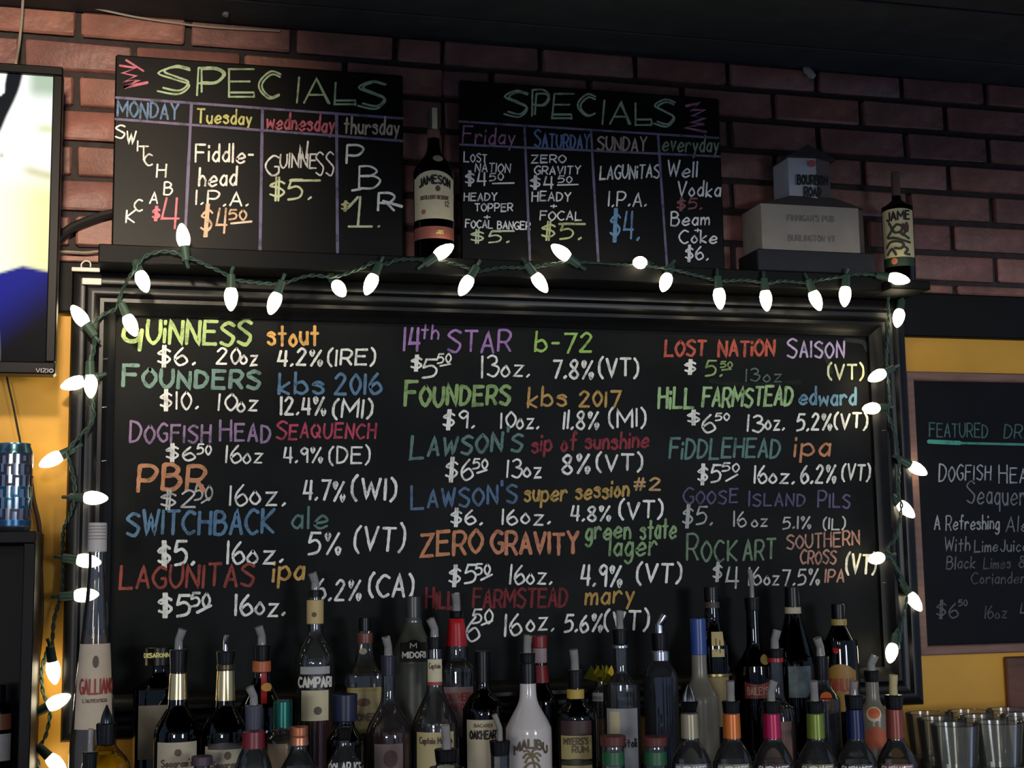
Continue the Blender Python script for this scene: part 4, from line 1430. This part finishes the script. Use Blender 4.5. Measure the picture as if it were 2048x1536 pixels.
q = Bottle('bourbon_bottle', 'clear square bourbon bottle with orange neck ring and yellowed label', 730, 1380, 1,
           [(1262, 12), (1290, 14), (1315, 17), (1335, 24), (1350, 37), (1362, 40), (1540, 40)], G_CLEAR, sq=5, liq=(1372, mat('liquid_honey', (92, 74, 30), 0.1)))
q.sleeve('cap', 1235, 1263, M_BLK, 12, 12)
q.sleeve('neck_ring', 1266, 1287, mat('ring_orange_black', (112, 58, 42), 0.35), 16, 16)
q.disc(-3, 1302, 7, 6, M_BEIGE)
q.label(1372, 1462, 34, mat('paper_honey', (150, 132, 74), 0.6))
q.label(1380, 1424, 26, mat('paper_honey_panel', (170, 152, 104), 0.6), 'label_panel', eps=0.0012)
q.disc(-2, 1401, 13, 8, mat('print_rust', (112, 66, 38), 0.5), 'crest', eps=0.002)
q.text('HONEY', -25, 25, 1424, 1437, M_INKB, 3.0)

q = Bottle('melon_liqueur_bottle', 'frosted grey-green cone-necked liqueur bottle with black triangular label', 827, 1320, 1,
           [(1232, 15), (1245, 17), (1262, 22), (1290, 35), (1320, 46), (1345, 46), (1540, 45)], G_FROSTG)
q.sleeve('cap', 1193, 1236, mat('cap_pewter', (64, 66, 66), 0.35, 0.5), 16, 16)
q.sleeve('cap_ring', 1240, 1246, mat('ring_pewter', (96, 98, 96), 0.3, 0.7), 17.5, 17.5)
q.label(1278, 1322, 30, mat('label_black2', (12, 12, 11), 0.4), 'triangle_label', arch=26)
q.text('MIDORI', -22, 24, 1302, 1313, M_INKW, 2.4)
q.text('M', -6, 6, 1285, 1294, M_INKW, 1.6)

q = Bottle('southern_liqueur_bottle', 'clear liqueur bottle with bright red capsule and pale pink label', 914, 1330, 1,
           [(1237, 13), (1262, 16), (1292, 22), (1320, 24), (1334, 34), (1348, 40), (1540, 40)], G_CLEAR, liq=(1342, mat('liquid_tawny', (30, 20, 14), 0.08)))
q.pourer(1187, 1222, 1238, 13, -0.1)
q.sleeve('capsule', 1237, 1293, mat('capsule_red', (176, 24, 32), 0.3), 15, 22)
q.label(1371, 1470, 36, mat('paper_pink', (148, 122, 118), 0.6))
q.text('SOUTHERN', -30, 32, 1384, 1398, M_INKR, 2.6)
q.text('COMFORT', -28, 30, 1404, 1418, M_INKR, 2.6)

q = Bottle('spirit_bottle', 'dark spirit bottle with red cap and white neck band', 1080, 1330, 1,
           [(1294, 12), (1330, 13), (1372, 18), (1400, 32), (1415, 36), (1540, 36)], G_DARK, liq=(1390, L_DARK))
q.sleeve('cap', 1272, 1296, mat('cap_red', (134, 34, 38), 0.35), 15, 15)
q.sleeve('neck_band', 1296, 1326, mat('band_pale', (168, 142, 142), 0.5), 14, 14)
q.sleeve('neck_label', 1330, 1365, mat('neck_red', (128, 26, 30), 0.4))

q = Bottle('herbal_liqueur_bottle', 'small liqueur bottle topped with a crumpled gold foil bow', 1204, 1370, 1,
           [(1362, 14), (1376, 16), (1390, 26), (1402, 28), (1540, 28)], G_CLEAR)
b = MB()
zt_ = q.z(1366)
for k in range(7):
    a_ = k * 0.9 + 0.3
    rr = 0.016 + 0.006 * (k % 3)
    b.add([(0, 0, zt_), (rr * math.cos(a_), rr * math.sin(a_), zt_ + 0.012 + 0.008 * (k % 2)), (1.3 * rr * math.cos(a_ + .5), 1.3 * rr * math.sin(a_ + .5), zt_ + 0.020 - 0.006 * (k % 3)), (0.7 * rr * math.cos(a_ + .9), 0.7 * rr * math.sin(a_ + .9), zt_ + 0.034)],
          [(0, 1, 2), (0, 2, 3), (0, 3, 1), (1, 3, 2)])
b.build('foil_bow', mat('foil_bright', (196, 184, 60), 0.25, 0.9), q.t, smooth=False)
q.label(1384, 1400, 14, M_GREYP, off=-8)

q = Bottle('brandy_bottle', 'tall black brandy bottle with cream tag on the neck and gold collar', 1426, 1280, 1,
           [(1176, 14), (1235, 15), (1262, 20), (1290, 31), (1310, 35), (1540, 35)], G_DARK, liq=(1230, L_DARK))
q.sleeve('cap', 1174, 1201, M_BLK, 15, 15)
q.sleeve('neck_band', 1204, 1216, mat('band_dim', (60, 54, 48), 0.5))
q.label(1263, 1312, 13, mat('paper_tag', (190, 168, 116), 0.6), 'neck_tag', off=10, eps=0.002)
q.draw([[(6, 1276), (6, 1300)], [(14, 1280), (14, 1304)]], M_INKB, 1.6, 'print', eps=0.0032)
q.sleeve('gold_collar', 1346, 1351, mat('gold_dull', (150, 132, 84), 0.3, 0.8))
q.label(1352, 1450, 33, mat('paper_gold', (142, 122, 76), 0.5))

q = Bottle('cream_liqueur_bottle', 'black cream liqueur bottle with long thin spout and red name strip', 1508, 1300, 1,
           [(1196, 13), (1285, 14), (1305, 20), (1330, 34), (1350, 39), (1540, 39)], G_DARK, liq=(1220, L_DARK))
q.pourer(1140, 1195, 1222, 15, -0.1, swid=5)
q.disc(23, 1318, 11, 10, mat('print_gold_dim', (150, 128, 66), 0.4, 0.3), 'emblem')
q.label(1366, 1394, 26, mat('strip_red', (118, 40, 34), 0.5), 'name_strip', off=4, arch=-6)
q.text('BAILEYS', -16, 26, 1372, 1386, mat('print_beige', (176, 130, 108), 0.5), 2.2)

q = Bottle('wine_bottle', 'dark green sloping-shouldered bottle with black foil top and pale neck band', 1588, 1280, 1,
           [(1176, 14), (1215, 15), (1240, 18), (1275, 27), (1310, 37), (1335, 40), (1540, 40)], G_GREEN, liq=(1232, liquid('darkgreen', (8, 14, 8))))
q.sleeve('foil_top', 1174, 1214, M_BLK, 14.5, 15.5)
q.sleeve('neck_band', 1214, 1228, M_BEIGE, 16, 16.5)
q.label(1330, 1392, 24, mat('label_floral', (96, 110, 112), 0.5, noise=0.4, nscale=60), off=10)

q = Bottle('coffee_liqueur_bottle', 'black coffee liqueur bottle with yellow neck band and yellow arched label', 1679, 1280, 1,
           [(1236, 13), (1252, 15), (1262, 19), (1280, 28), (1300, 36), (1540, 37)], G_DARK, liq=(1262, L_DARK))
q.sleeve('cap', 1208, 1238, M_BLK, 13.5, 13.5)
q.sleeve('neck_band', 1238, 1251, mat('band_yellow', (156, 130, 66), 0.4), 16, 16)
q.label(1326, 1420, 33, mat('label_yellow', (150, 112, 44), 0.5), arch=16)
q.text('KAHLUA', -26, 28, 1356, 1378, M_INKR, 3.6)
q.disc(-8, 1296, 6, 9, mat('glint_red', (176, 30, 34), 0.2), 'red_glint')  # red glint on the shoulder, painted as a small disc

# --- second step
q = Bottle('herbal_liqueur_bottle', 'tall tapering clear bottle of golden liqueur with white screw cap and cream cone label', 190, 1300, 2,
           [(1103, 16.5), (1160, 17.5), (1270, 27), (1360, 35), (1455, 42), (1500, 45)], G_CLEAR, liq=(1270, mat('liquid_oldgold', (86, 66, 26), 0.08)))
c = q.sleeve('screw_cap', 1046, 1104, mat('cap_white', (196, 186, 176), 0.45), 18, 18.5)
for yy in (1052, 1058, 1064, 1071, 1077):
    q.sleeve('cap_ridge', yy, yy + 2.5, mat('cap_shade', (150, 142, 134), 0.5), 18.9, 18.9, parent=c, close=False)
q.label(1287, 1455, 35 * 1.2, mat('paper_cone_label', (196, 176, 150), 0.6, noise=0.05, nscale=50))
q.disc(2, 1322, 6, 12, M_INKB, 'crest')
q.text('GALLIANO', -30, 44, 1357, 1385, M_INKR, 3.4)
q.text("L'AUTENTICO", -22, 26, 1396, 1402, M_INKB, 1.4)

q = Bottle('orange_liqueur_bottle', 'dark orange liqueur bottle with orange collar ring, red ribbon and round seal', 523, 1370, 2,
           [(1318, 15), (1345, 15), (1362, 17), (1385, 28), (1410, 42), (1425, 46), (1540, 47)], G_BROWN, liq=(1385, L_AMBER))
q.pourer(1253, 1290, 1322, 16, -0.25)
q.sleeve('collar_ring', 1322, 1344, mat('ring_orange', (176, 92, 48), 0.4), 18.5, 18.5)
q.label(1345, 1404, 6, mat('ribbon_red', (150, 24, 24), 0.5), 'ribbon', off=5, eps=0.0015)
q.disc(11, 1373, 12, 8, mat('seal_gold', (190, 140, 74), 0.4), 'seal', eps=0.003)

q = Bottle('pomegranate_liqueur_bottle', 'round-shouldered dark red liqueur bottle with greyish picture label', 777, 1440, 2,
           [(1350, 14), (1395, 15), (1415, 21), (1440, 36), (1460, 44), (1480, 46), (1540, 46)], G_CLEAR, liq=(1462, L_RED))
q.pourer(1274, 1311, 1352, 15, -0.2, m=mat('collar_purple', (40, 36, 52), 0.3))
q.label(1483, 1580, 30, mat('paper_mauve', (128, 108, 106), 0.6))
q.disc(4, 1512, 14, 17, mat('print_mauve', (92, 60, 62), 0.6), 'picture')

q = Bottle('spiced_rum_bottle', 'clear spiced rum bottle with cream neck label and wide cream body label', 870, 1400, 2,
           [(1298, 15), (1318, 16), (1372, 17), (1392, 22), (1418, 34), (1440, 43), (1455, 45), (1540, 46)], G_CLEAR, liq=(1452, mat('liquid_rum', (52, 34, 20), 0.08)))
q.pourer(1238, 1274, 1300, 15, -0.35)
q.label(1318, 1363, 17, M_CREAM, 'neck_label')
q.text('Captain', -12, 12, 1326, 1336, M_INKB, 1.5)
q.label(1363, 1370, 17, M_INKR, 'neck_stripe', eps=0.001)
q.label(1460, 1590, 42, mat('paper_rum', (188, 174, 128), 0.6))
q.text('Captain Morgan', -33, 36, 1470, 1482, M_INKB, 2.2)

q = Bottle('oak_rum_bottle', 'amber rum bottle with black screw cap and cream label', 966, 1420, 2,
           [(1362, 15), (1382, 17), (1395, 29), (1412, 38), (1428, 41), (1540, 41)], G_BROWN, liq=(1382, L_AMBER))
q.sleeve('screw_cap', 1302, 1366, M_BLK, 15.5, 15.5)
q.label(1436, 1580, 37, mat('paper_oak', (190, 178, 148), 0.6))
q.text('BACARDI', -18, 18, 1444, 1450, M_INKB, 1.3)
q.text('OAKHEART', -28, 34, 1458, 1473, M_INK, 3.2)

q = Bottle('vodka_bottle', 'clear vodka bottle with white and grey paper label and cone spout', 1243, 1380, 2,
           [(1290, 14), (1340, 14), (1352, 18), (1368, 32), (1382, 37), (1540, 37)], G_CLEAR)
q.pourer(1222, 1258, 1290, 15, 0.0, swid=8)
q.sleeve('neck_ring', 1290, 1297, mat('ring_silver', (176, 176, 180), 0.2, 0.9), 16, 16)
q.label(1414, 1600, 35, M_GREYP)
q.label(1420, 1470, 11, M_CREAM, 'paper_patch', off=-16, eps=0.0012)
q.text('Stoli', -2, 30, 1474, 1490, M_INK, 3.0)

q = Bottle('vodka_bottle', 'clear bluish vodka bottle with silver neck ring and spout bent to the side', 1322, 1380, 2,
           [(1300, 15), (1322, 17), (1336, 27), (1352, 34), (1368, 35), (1540, 35)], G_BLUE, liq=(1350, mat('liquid_bluewater', (14, 18, 34), 0.05)))
q.pourer(1231, 1266, 1300, 16, 0.45, sm=M_STEEL, swid=8)
q.sleeve('neck_ring', 1302, 1322, mat('ring_silver2', (170, 172, 178), 0.18, 0.9), 18, 18)

q = Bottle('frosted_vodka_bottle', 'frosted vodka bottle with tall blue neck capsule', 1400, 1380, 2,
           [(1308, 15), (1352, 16), (1368, 22), (1388, 33), (1405, 36), (1540, 36)], G_FROST)
q.sleeve('neck_capsule', 1237, 1310, mat('capsule_blue', (40, 66, 132), 0.3), 16, 16)

q = Bottle('raspberry_vodka_bottle', 'clear bottle with red ring under the pourer, standing behind the magenta-necked bottle', 1553, 1380, 2,
           [(1320, 14), (1392, 15), (1410, 24), (1428, 35), (1540, 36)], G_CLEAR, liq=(1440, mat('liquid_rose', (70, 44, 38), 0.1)))
q.pourer(1260, 1297, 1320, 16, 0.2)
q.sleeve('neck_ring', 1315, 1325, mat('ring_red', (150, 34, 44), 0.25), 16, 16)
q.label(1440, 1540, 30, mat('paper_pinkish', (142, 110, 96), 0.6))

q = Bottle('berry_vodka_bottle', 'clear bottle with small orange sticker and dark blue lower band', 1645, 1400, 2,
           [(1360, 15), (1374, 18), (1392, 29), (1410, 35), (1540, 35)], G_CLEAR, liq=(1425, mat('liquid_navy', (20, 20, 44), 0.08)))
q.pourer(1276, 1312, 1362, 15, -0.3)
q.disc(8, 1391, 12, 9, mat('sticker_orange', (226, 110, 60), 0.45), 'sticker')

# --- third step
q = Bottle('blended_whiskey_bottle', 'dark whiskey bottle with gold foil neck, plain beige label and plastic spout', 355, 1440, 3,
           [(1345, 16), (1400, 19), (1415, 21), (1432, 31), (1455, 43), (1475, 46), (1540, 46)], G_DARK, liq=(1405, L_AMBER))
q.pourer(1259, 1299, 1346, 17, 0.25)
q.sleeve('foil_neck', 1346, 1400, M_FOIL, 17, 19.5)
q.label(1480, 1600, 44, M_BEIGE)
q.disc(2, 1500, 7, 7, M_INKB, 'crest')
q.text("Seagram's", -32, 32, 1515, 1528, M_INKB, 2.8)

q = Bottle('blended_whiskey_bottle', 'dark whiskey bottle with gold foil neck, arched label banner and steel spout', 450, 1440, 3,
           [(1338, 17), (1400, 19), (1415, 21), (1432, 31), (1455, 43), (1475, 46), (1540, 46)], G_DARK, liq=(1405, L_AMBER))
q.pourer(1271, 1302, 1330, 18.5, 0.05, sm=M_STEEL, swid=6)
q.sleeve('neck_ring', 1328, 1340, mat('ring_bronze', (70, 64, 44), 0.3, 0.7), 18.5, 18.5)
q.sleeve('foil_neck', 1340, 1402, M_FOIL, 17.5, 20)
q.label(1488, 1600, 44, M_BEIGE)
q.label(1480, 1494, 36, mat('banner_slate', (70, 62, 58), 0.5), 'banner', arch=10, eps=0.0016)
q.disc(6, 1506, 7, 8, M_INKB, 'crest')
q.text("Seagram's", -26, 36, 1518, 1530, M_INKB, 2.6)

q = Bottle('mint_liqueur_bottle', 'clear bottle with teal foil neck and tan label', 565, 1460, 3,
           [(1398, 18), (1455, 19), (1470, 27), (1485, 35), (1540, 36)], G_CLEAR, liq=(1478, mat('liquid_olive', (60, 50, 30), 0.1)))
q.sleeve('foil_neck', 1402, 1455, mat('foil_teal', (26, 92, 80), 0.28, 0.6), 19, 19.5)
q.label(1484, 1580, 22, mat('paper_tan', (136, 112, 86), 0.6), off=-12)

q = Bottle('gin_bottle', 'dark bottle with round navy cap between the aperitif and bourbon bottles', 690, 1450, 3,
           [(1440, 18), (1455, 21), (1475, 34), (1490, 37), (1540, 37)], G_DARK, liq=(1462, L_AMBER))
q.sleeve('cap', 1388, 1442, mat('cap_navy', (30, 34, 58), 0.28), 25, 24)

q = Bottle('coconut_rum_bottle', 'white coconut rum bottle with black collar and brown palm emblem', 1057, 1440, 3,
           [(1366, 16), (1395, 17.5), (1412, 23), (1432, 34), (1450, 43), (1466, 46), (1540, 46)], mat('glass_opal_white', (196, 188, 184), 0.12, spec=0.5))
q.pourer(1271, 1306, 1330, 15, 0.05)
q.sleeve('cap_skirt', 1326, 1368, M_BLK, 16.5, 16.5)
q.text('MALIBU', -31, 40, 1474, 1490, M_INKB, 4.0, arc=14)
M_palm = mat('print_palm', (104, 84, 52), 0.5)
q.draw([[(9, 1548), (11, 1528), (6, 1508)], [(6, 1508), (-4, 1502), (-11, 1510)], [(6, 1508), (-2, 1496), (-10, 1497)], [(6, 1508), (8, 1496), (16, 1493)], [(6, 1508), (16, 1501), (24, 1507)], [(6, 1508), (14, 1508), (20, 1517)], [(6, 1508), (-2, 1510), (-7, 1519)]], M_palm, 4.0)
q.draw([[(-9, 1530), (0, 1521), (12, 1520), (21, 1528), (22, 1545), (8, 1552), (-6, 1547), (-9, 1530)]], M_palm, 4.5)

q = Bottle('dark_rum_bottle', 'very dark rum bottle with yellow neck band and yellow body label', 1152, 1440, 3,
           [(1376, 15), (1400, 18), (1410, 26), (1422, 37), (1436, 41), (1540, 41)], G_DARK, liq=(1402, L_DARK))
q.pourer(1299, 1340, 1378, 15, -0.1)
q.sleeve('neck_band', 1378, 1398, mat('band_mustard', (176, 146, 60), 0.5), 17.5, 17.5)
q.label(1438, 1466, 34, mat('label_maroon', (54, 26, 26), 0.5), 'upper_label')
q.label(1467, 1600, 34, mat('label_straw', (160, 144, 92), 0.55))
q.text("MYERS'S", -26, 24, 1472, 1484, M_INKB, 2.8)
q.text('RUM', -8, 24, 1488, 1500, M_INKB, 2.8)
q.label(1512, 1526, 34, mat('label_sash', (44, 40, 28), 0.5), 'sash', arch=8, eps=0.0014)

q = Bottle('orange_vodka_bottle', 'frosted vodka bottle with an orange slice disc and orange lower print', 1746, 1410, 3,
           [(1358, 13), (1398, 14), (1412, 20), (1424, 28), (1440, 31), (1540, 32)], G_FROST)
q.pourer(1311, 1341, 1364, 15, 0.35)
q.disc(1, 1426, 15, 14, mat('slice_pale', (214, 196, 158), 0.5), 'slice_rind')
q.disc(1, 1424, 12, 10, mat('slice_orange', (204, 104, 66), 0.5), 'slice', eps=0.0026)
q.disc(4, 1472, 22, 22, mat('print_orange', (170, 76, 40), 0.55), 'lower_print')

# --- fourth step: the flavoured vodka row and small front bottles
q = Bottle('lemon_liqueur_bottle', 'yellow lemon liqueur bottle with black pointed pourer, below the golden tapering bottle', 212, 1490, 4,
           [(1488, 18), (1500, 26), (1516, 40), (1535, 47), (1580, 48)], G_YELLOW, liq=(1506, mat('liquid_lemon', (196, 160, 26), 0.1)))
q.sleeve('pourer', 1446, 1490, M_BLK, 20, 18)
b = MB()
b.lathe([(0.009, q.z(1446)), (0.008, q.z(1432)), (0.0035, q.z(1418)), (0.001, q.z(1410))], 16)
b.build('pointed_spout', mat('spout_black_steel', (60, 62, 66), 0.15, 0.8), q.t)

q = Bottle('cranberry_vodka_bottle', 'clear bottle with dark red neck band and grey tilted spout', 507, 1490, 4,
           [(1458, 17), (1462, 20), (1496, 23), (1512, 30), (1540, 38), (1560, 39)], G_CLEAR)
q.pourer(1374, 1410, 1460, 17, -0.35, m=mat('collar_grey', (66, 64, 74), 0.25))
q.sleeve('neck_band', 1462, 1497, mat('band_darkred', (110, 18, 28), 0.35), 22, 23)

q = Bottle('gin_bottle', 'clear bottle with shiny copper cap', 598, 1490, 4,
           [(1488, 16), (1500, 17), (1516, 25), (1536, 36), (1560, 40)], G_CLEAR)
q.sleeve('cap', 1453, 1472, mat('copper_cap', (184, 112, 76), 0.3, 0.7), 18.5, 18)
q.sleeve('cap_skirt', 1472, 1491, mat('copper_skirt', (170, 112, 84), 0.35, 0.6), 18, 19.5)

q = Bottle('potato_vodka_bottle', 'clear sloping bottle with black pourer and white lettering, in front of the bourbon', 688, 1490, 4,
           [(1480, 12), (1492, 13), (1508, 22), (1530, 36), (1550, 40)], G_CLEAR)
q.sleeve('pourer', 1454, 1482, M_BLK, 16, 12)
q.text('POLAR ICE', -34, 42, 1522, 1540, M_INKW, 3.0, arc=4)

q = Bottle('purple_capped_bottle', 'small bottle with flat dull purple cap between the two whiskey labels', 404, 1520, 4,
           [(1528, 16), (1545, 17), (1560, 30)], G_CLEAR)
q.sleeve('cap', 1512, 1531, mat('cap_plum', (70, 52, 60), 0.45), 21, 21)

q = Bottle('syrup_bottle', 'clear bottle with black pourer and wide plastic spout, in front of the spiced rum label', 893, 1500, 4,
           [(1524, 20), (1534, 24), (1550, 38)], G_CLEAR)
q.pourer(1450, 1498, 1526, 23, -0.1, swid=10)

q = Bottle('syrup_bottle', 'clear bottle with black ribbed cap and thin spout, in front of the oak rum label', 1000, 1500, 4,
           [(1510, 19), (1520, 19), (1550, 20), (1570, 34)], G_CLEAR)
q.pourer(1428, 1481, 1512, 20, -0.3, swid=6)

for (x, lb) in ((1226, 'green-labelled bottle with flat maroon cap, in front of the paper-labelled vodka'), (1310, 'green-labelled bottle with flat maroon cap, in front of the bluish vodka')):
    q = Bottle('mixer_bottle', lb, x, 1490, 4, [(1490, 21), (1500, 22), (1540, 23), (1565, 32)], G_CLEAR, group='maroon-capped mixer bottles')
    q.sleeve('cap', 1471 + (x - 1226) * 0.02, 1492, mat('cap_maroon', (88, 36, 32), 0.4), 26, 25)
    q.sleeve('neck_label', 1502, 1530, mat('label_green', (30, 84, 48), 0.4), 22.4, 23)

SM = [(1380, 'flavoured vodka bottle with pale silver neck wrap and steel cone spout', (148, 138, 112), None, M_GREYP), (1464, 'flavoured vodka bottle with orange neck wrap', (196, 104, 40), (-0.05), M_BEIGE), (1545, 'flavoured vodka bottle with magenta neck wrap', (164, 14, 70), 0.2, mat('lab_magenta', (96, 26, 50), 0.5)),
      (1632, 'flavoured vodka bottle with lime green neck wrap', (110, 126, 40), -0.1, mat('lab_lime', (158, 146, 84), 0.5)), (1711, 'flavoured vodka bottle with navy neck wrap', (14, 22, 66), 0.0, mat('lab_navy', (24, 24, 34), 0.4)), (1791, 'flavoured vodka bottle with brick red neck wrap and tall cork-coloured spout', (126, 58, 46), 0.0, mat('lab_pink', (170, 92, 96), 0.5))]
for k, (x, lb, colr, tl, lab) in enumerate(SM):
    q = Bottle('flavoured_vodka_bottle', lb, x, 1470, 4, [(1424, 16), (1476, 17), (1486, 20), (1502, 30), (1522, 38), (1545, 40)], G_CLEAR, group='flavoured vodka row')
    top = {0: 1370, 5: 1350}.get(k, 1362)
    if k == 0:
        q.sleeve('pourer', 1402, 1426, M_BLK, 18.5, 13)
        b = MB()
        b.lathe([(0.012, q.z(1402)), (0.010, q.z(1392)), (0.004, q.z(1375)), (0.002, q.z(1370))], 16)
        b.build('cone_spout', M_STEEL, q.t)
    else:
        q.pourer(top, 1402 if k < 4 else 1390, 1427 if k < 4 else 1418, 17.5, tl, sm=mat('spout_cork', (186, 168, 120), 0.5) if k == 5 else None)
    q.sleeve('neck_wrap', 1427 if k < 4 else 1418, 1477, mat('wrap_%d' % k, colr, 0.28, 0.25), 17, 18)
    q.label(1524, 1620, 36, lab)
    q.text('SMIRNOFF', -32, 32, 1529, 1545, M_INKW, 2.8)

# --- front step, far end
q = Bottle('small_pourer_bottle', 'small bottle with black pourer and clear straw spout, in front of the lemon liqueur', 180, 1510, 5,
           [(1540, 14), (1560, 15), (1600, 30)], G_CLEAR)
q.pourer(1458, 1504, 1542, 14, 0.02, swid=6)

# bottle inside the cabinet
q = Bottle('whiskey_bottle', 'bottle with copper band and grey label inside the black cabinet', -4, 1450, (-0.10, cz - 0.442),
           [(1405, 20), (1420, 26), (1432, 28), (1540, 28)], G_BROWN, liq=(1425, L_AMBER))
q.sleeve('cap', 1370, 1406, M_BLK, 13, 13)
q.label(1424, 1458, 30, mat('label_copper', (118, 76, 54), 0.5), 'upper_label')
q.label(1466, 1520, 30, M_GREYP)

# ================================================================== PINT GLASSES (nested stacks)
b = MB()
h, r0, r1, t = 0.148, 0.030, 0.0435, 0.0026
b.lathe([(r0 * .93, 0.0), (r0, 0.004), (r1, h - 0.0012), (r1 - t * .5, h), (r1 - t, h - 0.0012), (r0 - t * .8, 0.013), (0.001, 0.011)], 36, caps=(True, False))
pint_me = b.mesh('pint_glass')
pint_me.materials.append(glass('glass_pint', (248, 248, 246), 0.12, 1.35, haze=0.05, hazecol=(200, 200, 190)))
rack = thing('glass_shelf', 'dark shelf block beside the riser carrying the stacked pint glasses', 'shelf', (1.72, -0.27, 0.88))
ztop = z_for(P(1900, 1425, -0.17).x, -0.17, 1424) - h - 0.076
b = MB()
b.box(-0.335, 0.40, -0.16, 0.16, 0, ztop - 0.88, 0.002)
b.build('shelf_block', M_step, rack, smooth=False)
for ri, (gy, xs) in enumerate(((-0.17, (1856, 1942, 2028, 2114)), (-0.265, (1880, 1968, 2056)), (-0.36, (1908, 2000, 2092)))):
    X0 = P(xs[0], 1430, gy).x
    for k, x in enumerate(xs):
        X = X0 + k * 0.0905
        for lvl in (0, 1):
            o = bpy.data.objects.new('pint_glass', pint_me)
            COL.objects.link(o)
            o.location = (X, gy, ztop + 0.0005 + lvl * 0.076 - (0.0 if ri == 0 else 0.0))
            tag(o, '%s clear pint glass of a nested pair, %s' % (('lower', 'upper')[lvl], ('row against the yellow wall', 'middle row of stacks', 'row farthest from the wall')[ri]), 'glass', '%s pint glasses, stack row %s' % (('lower', 'upper')[lvl], ('by the wall', 'in the middle', 'at the front')[ri]))
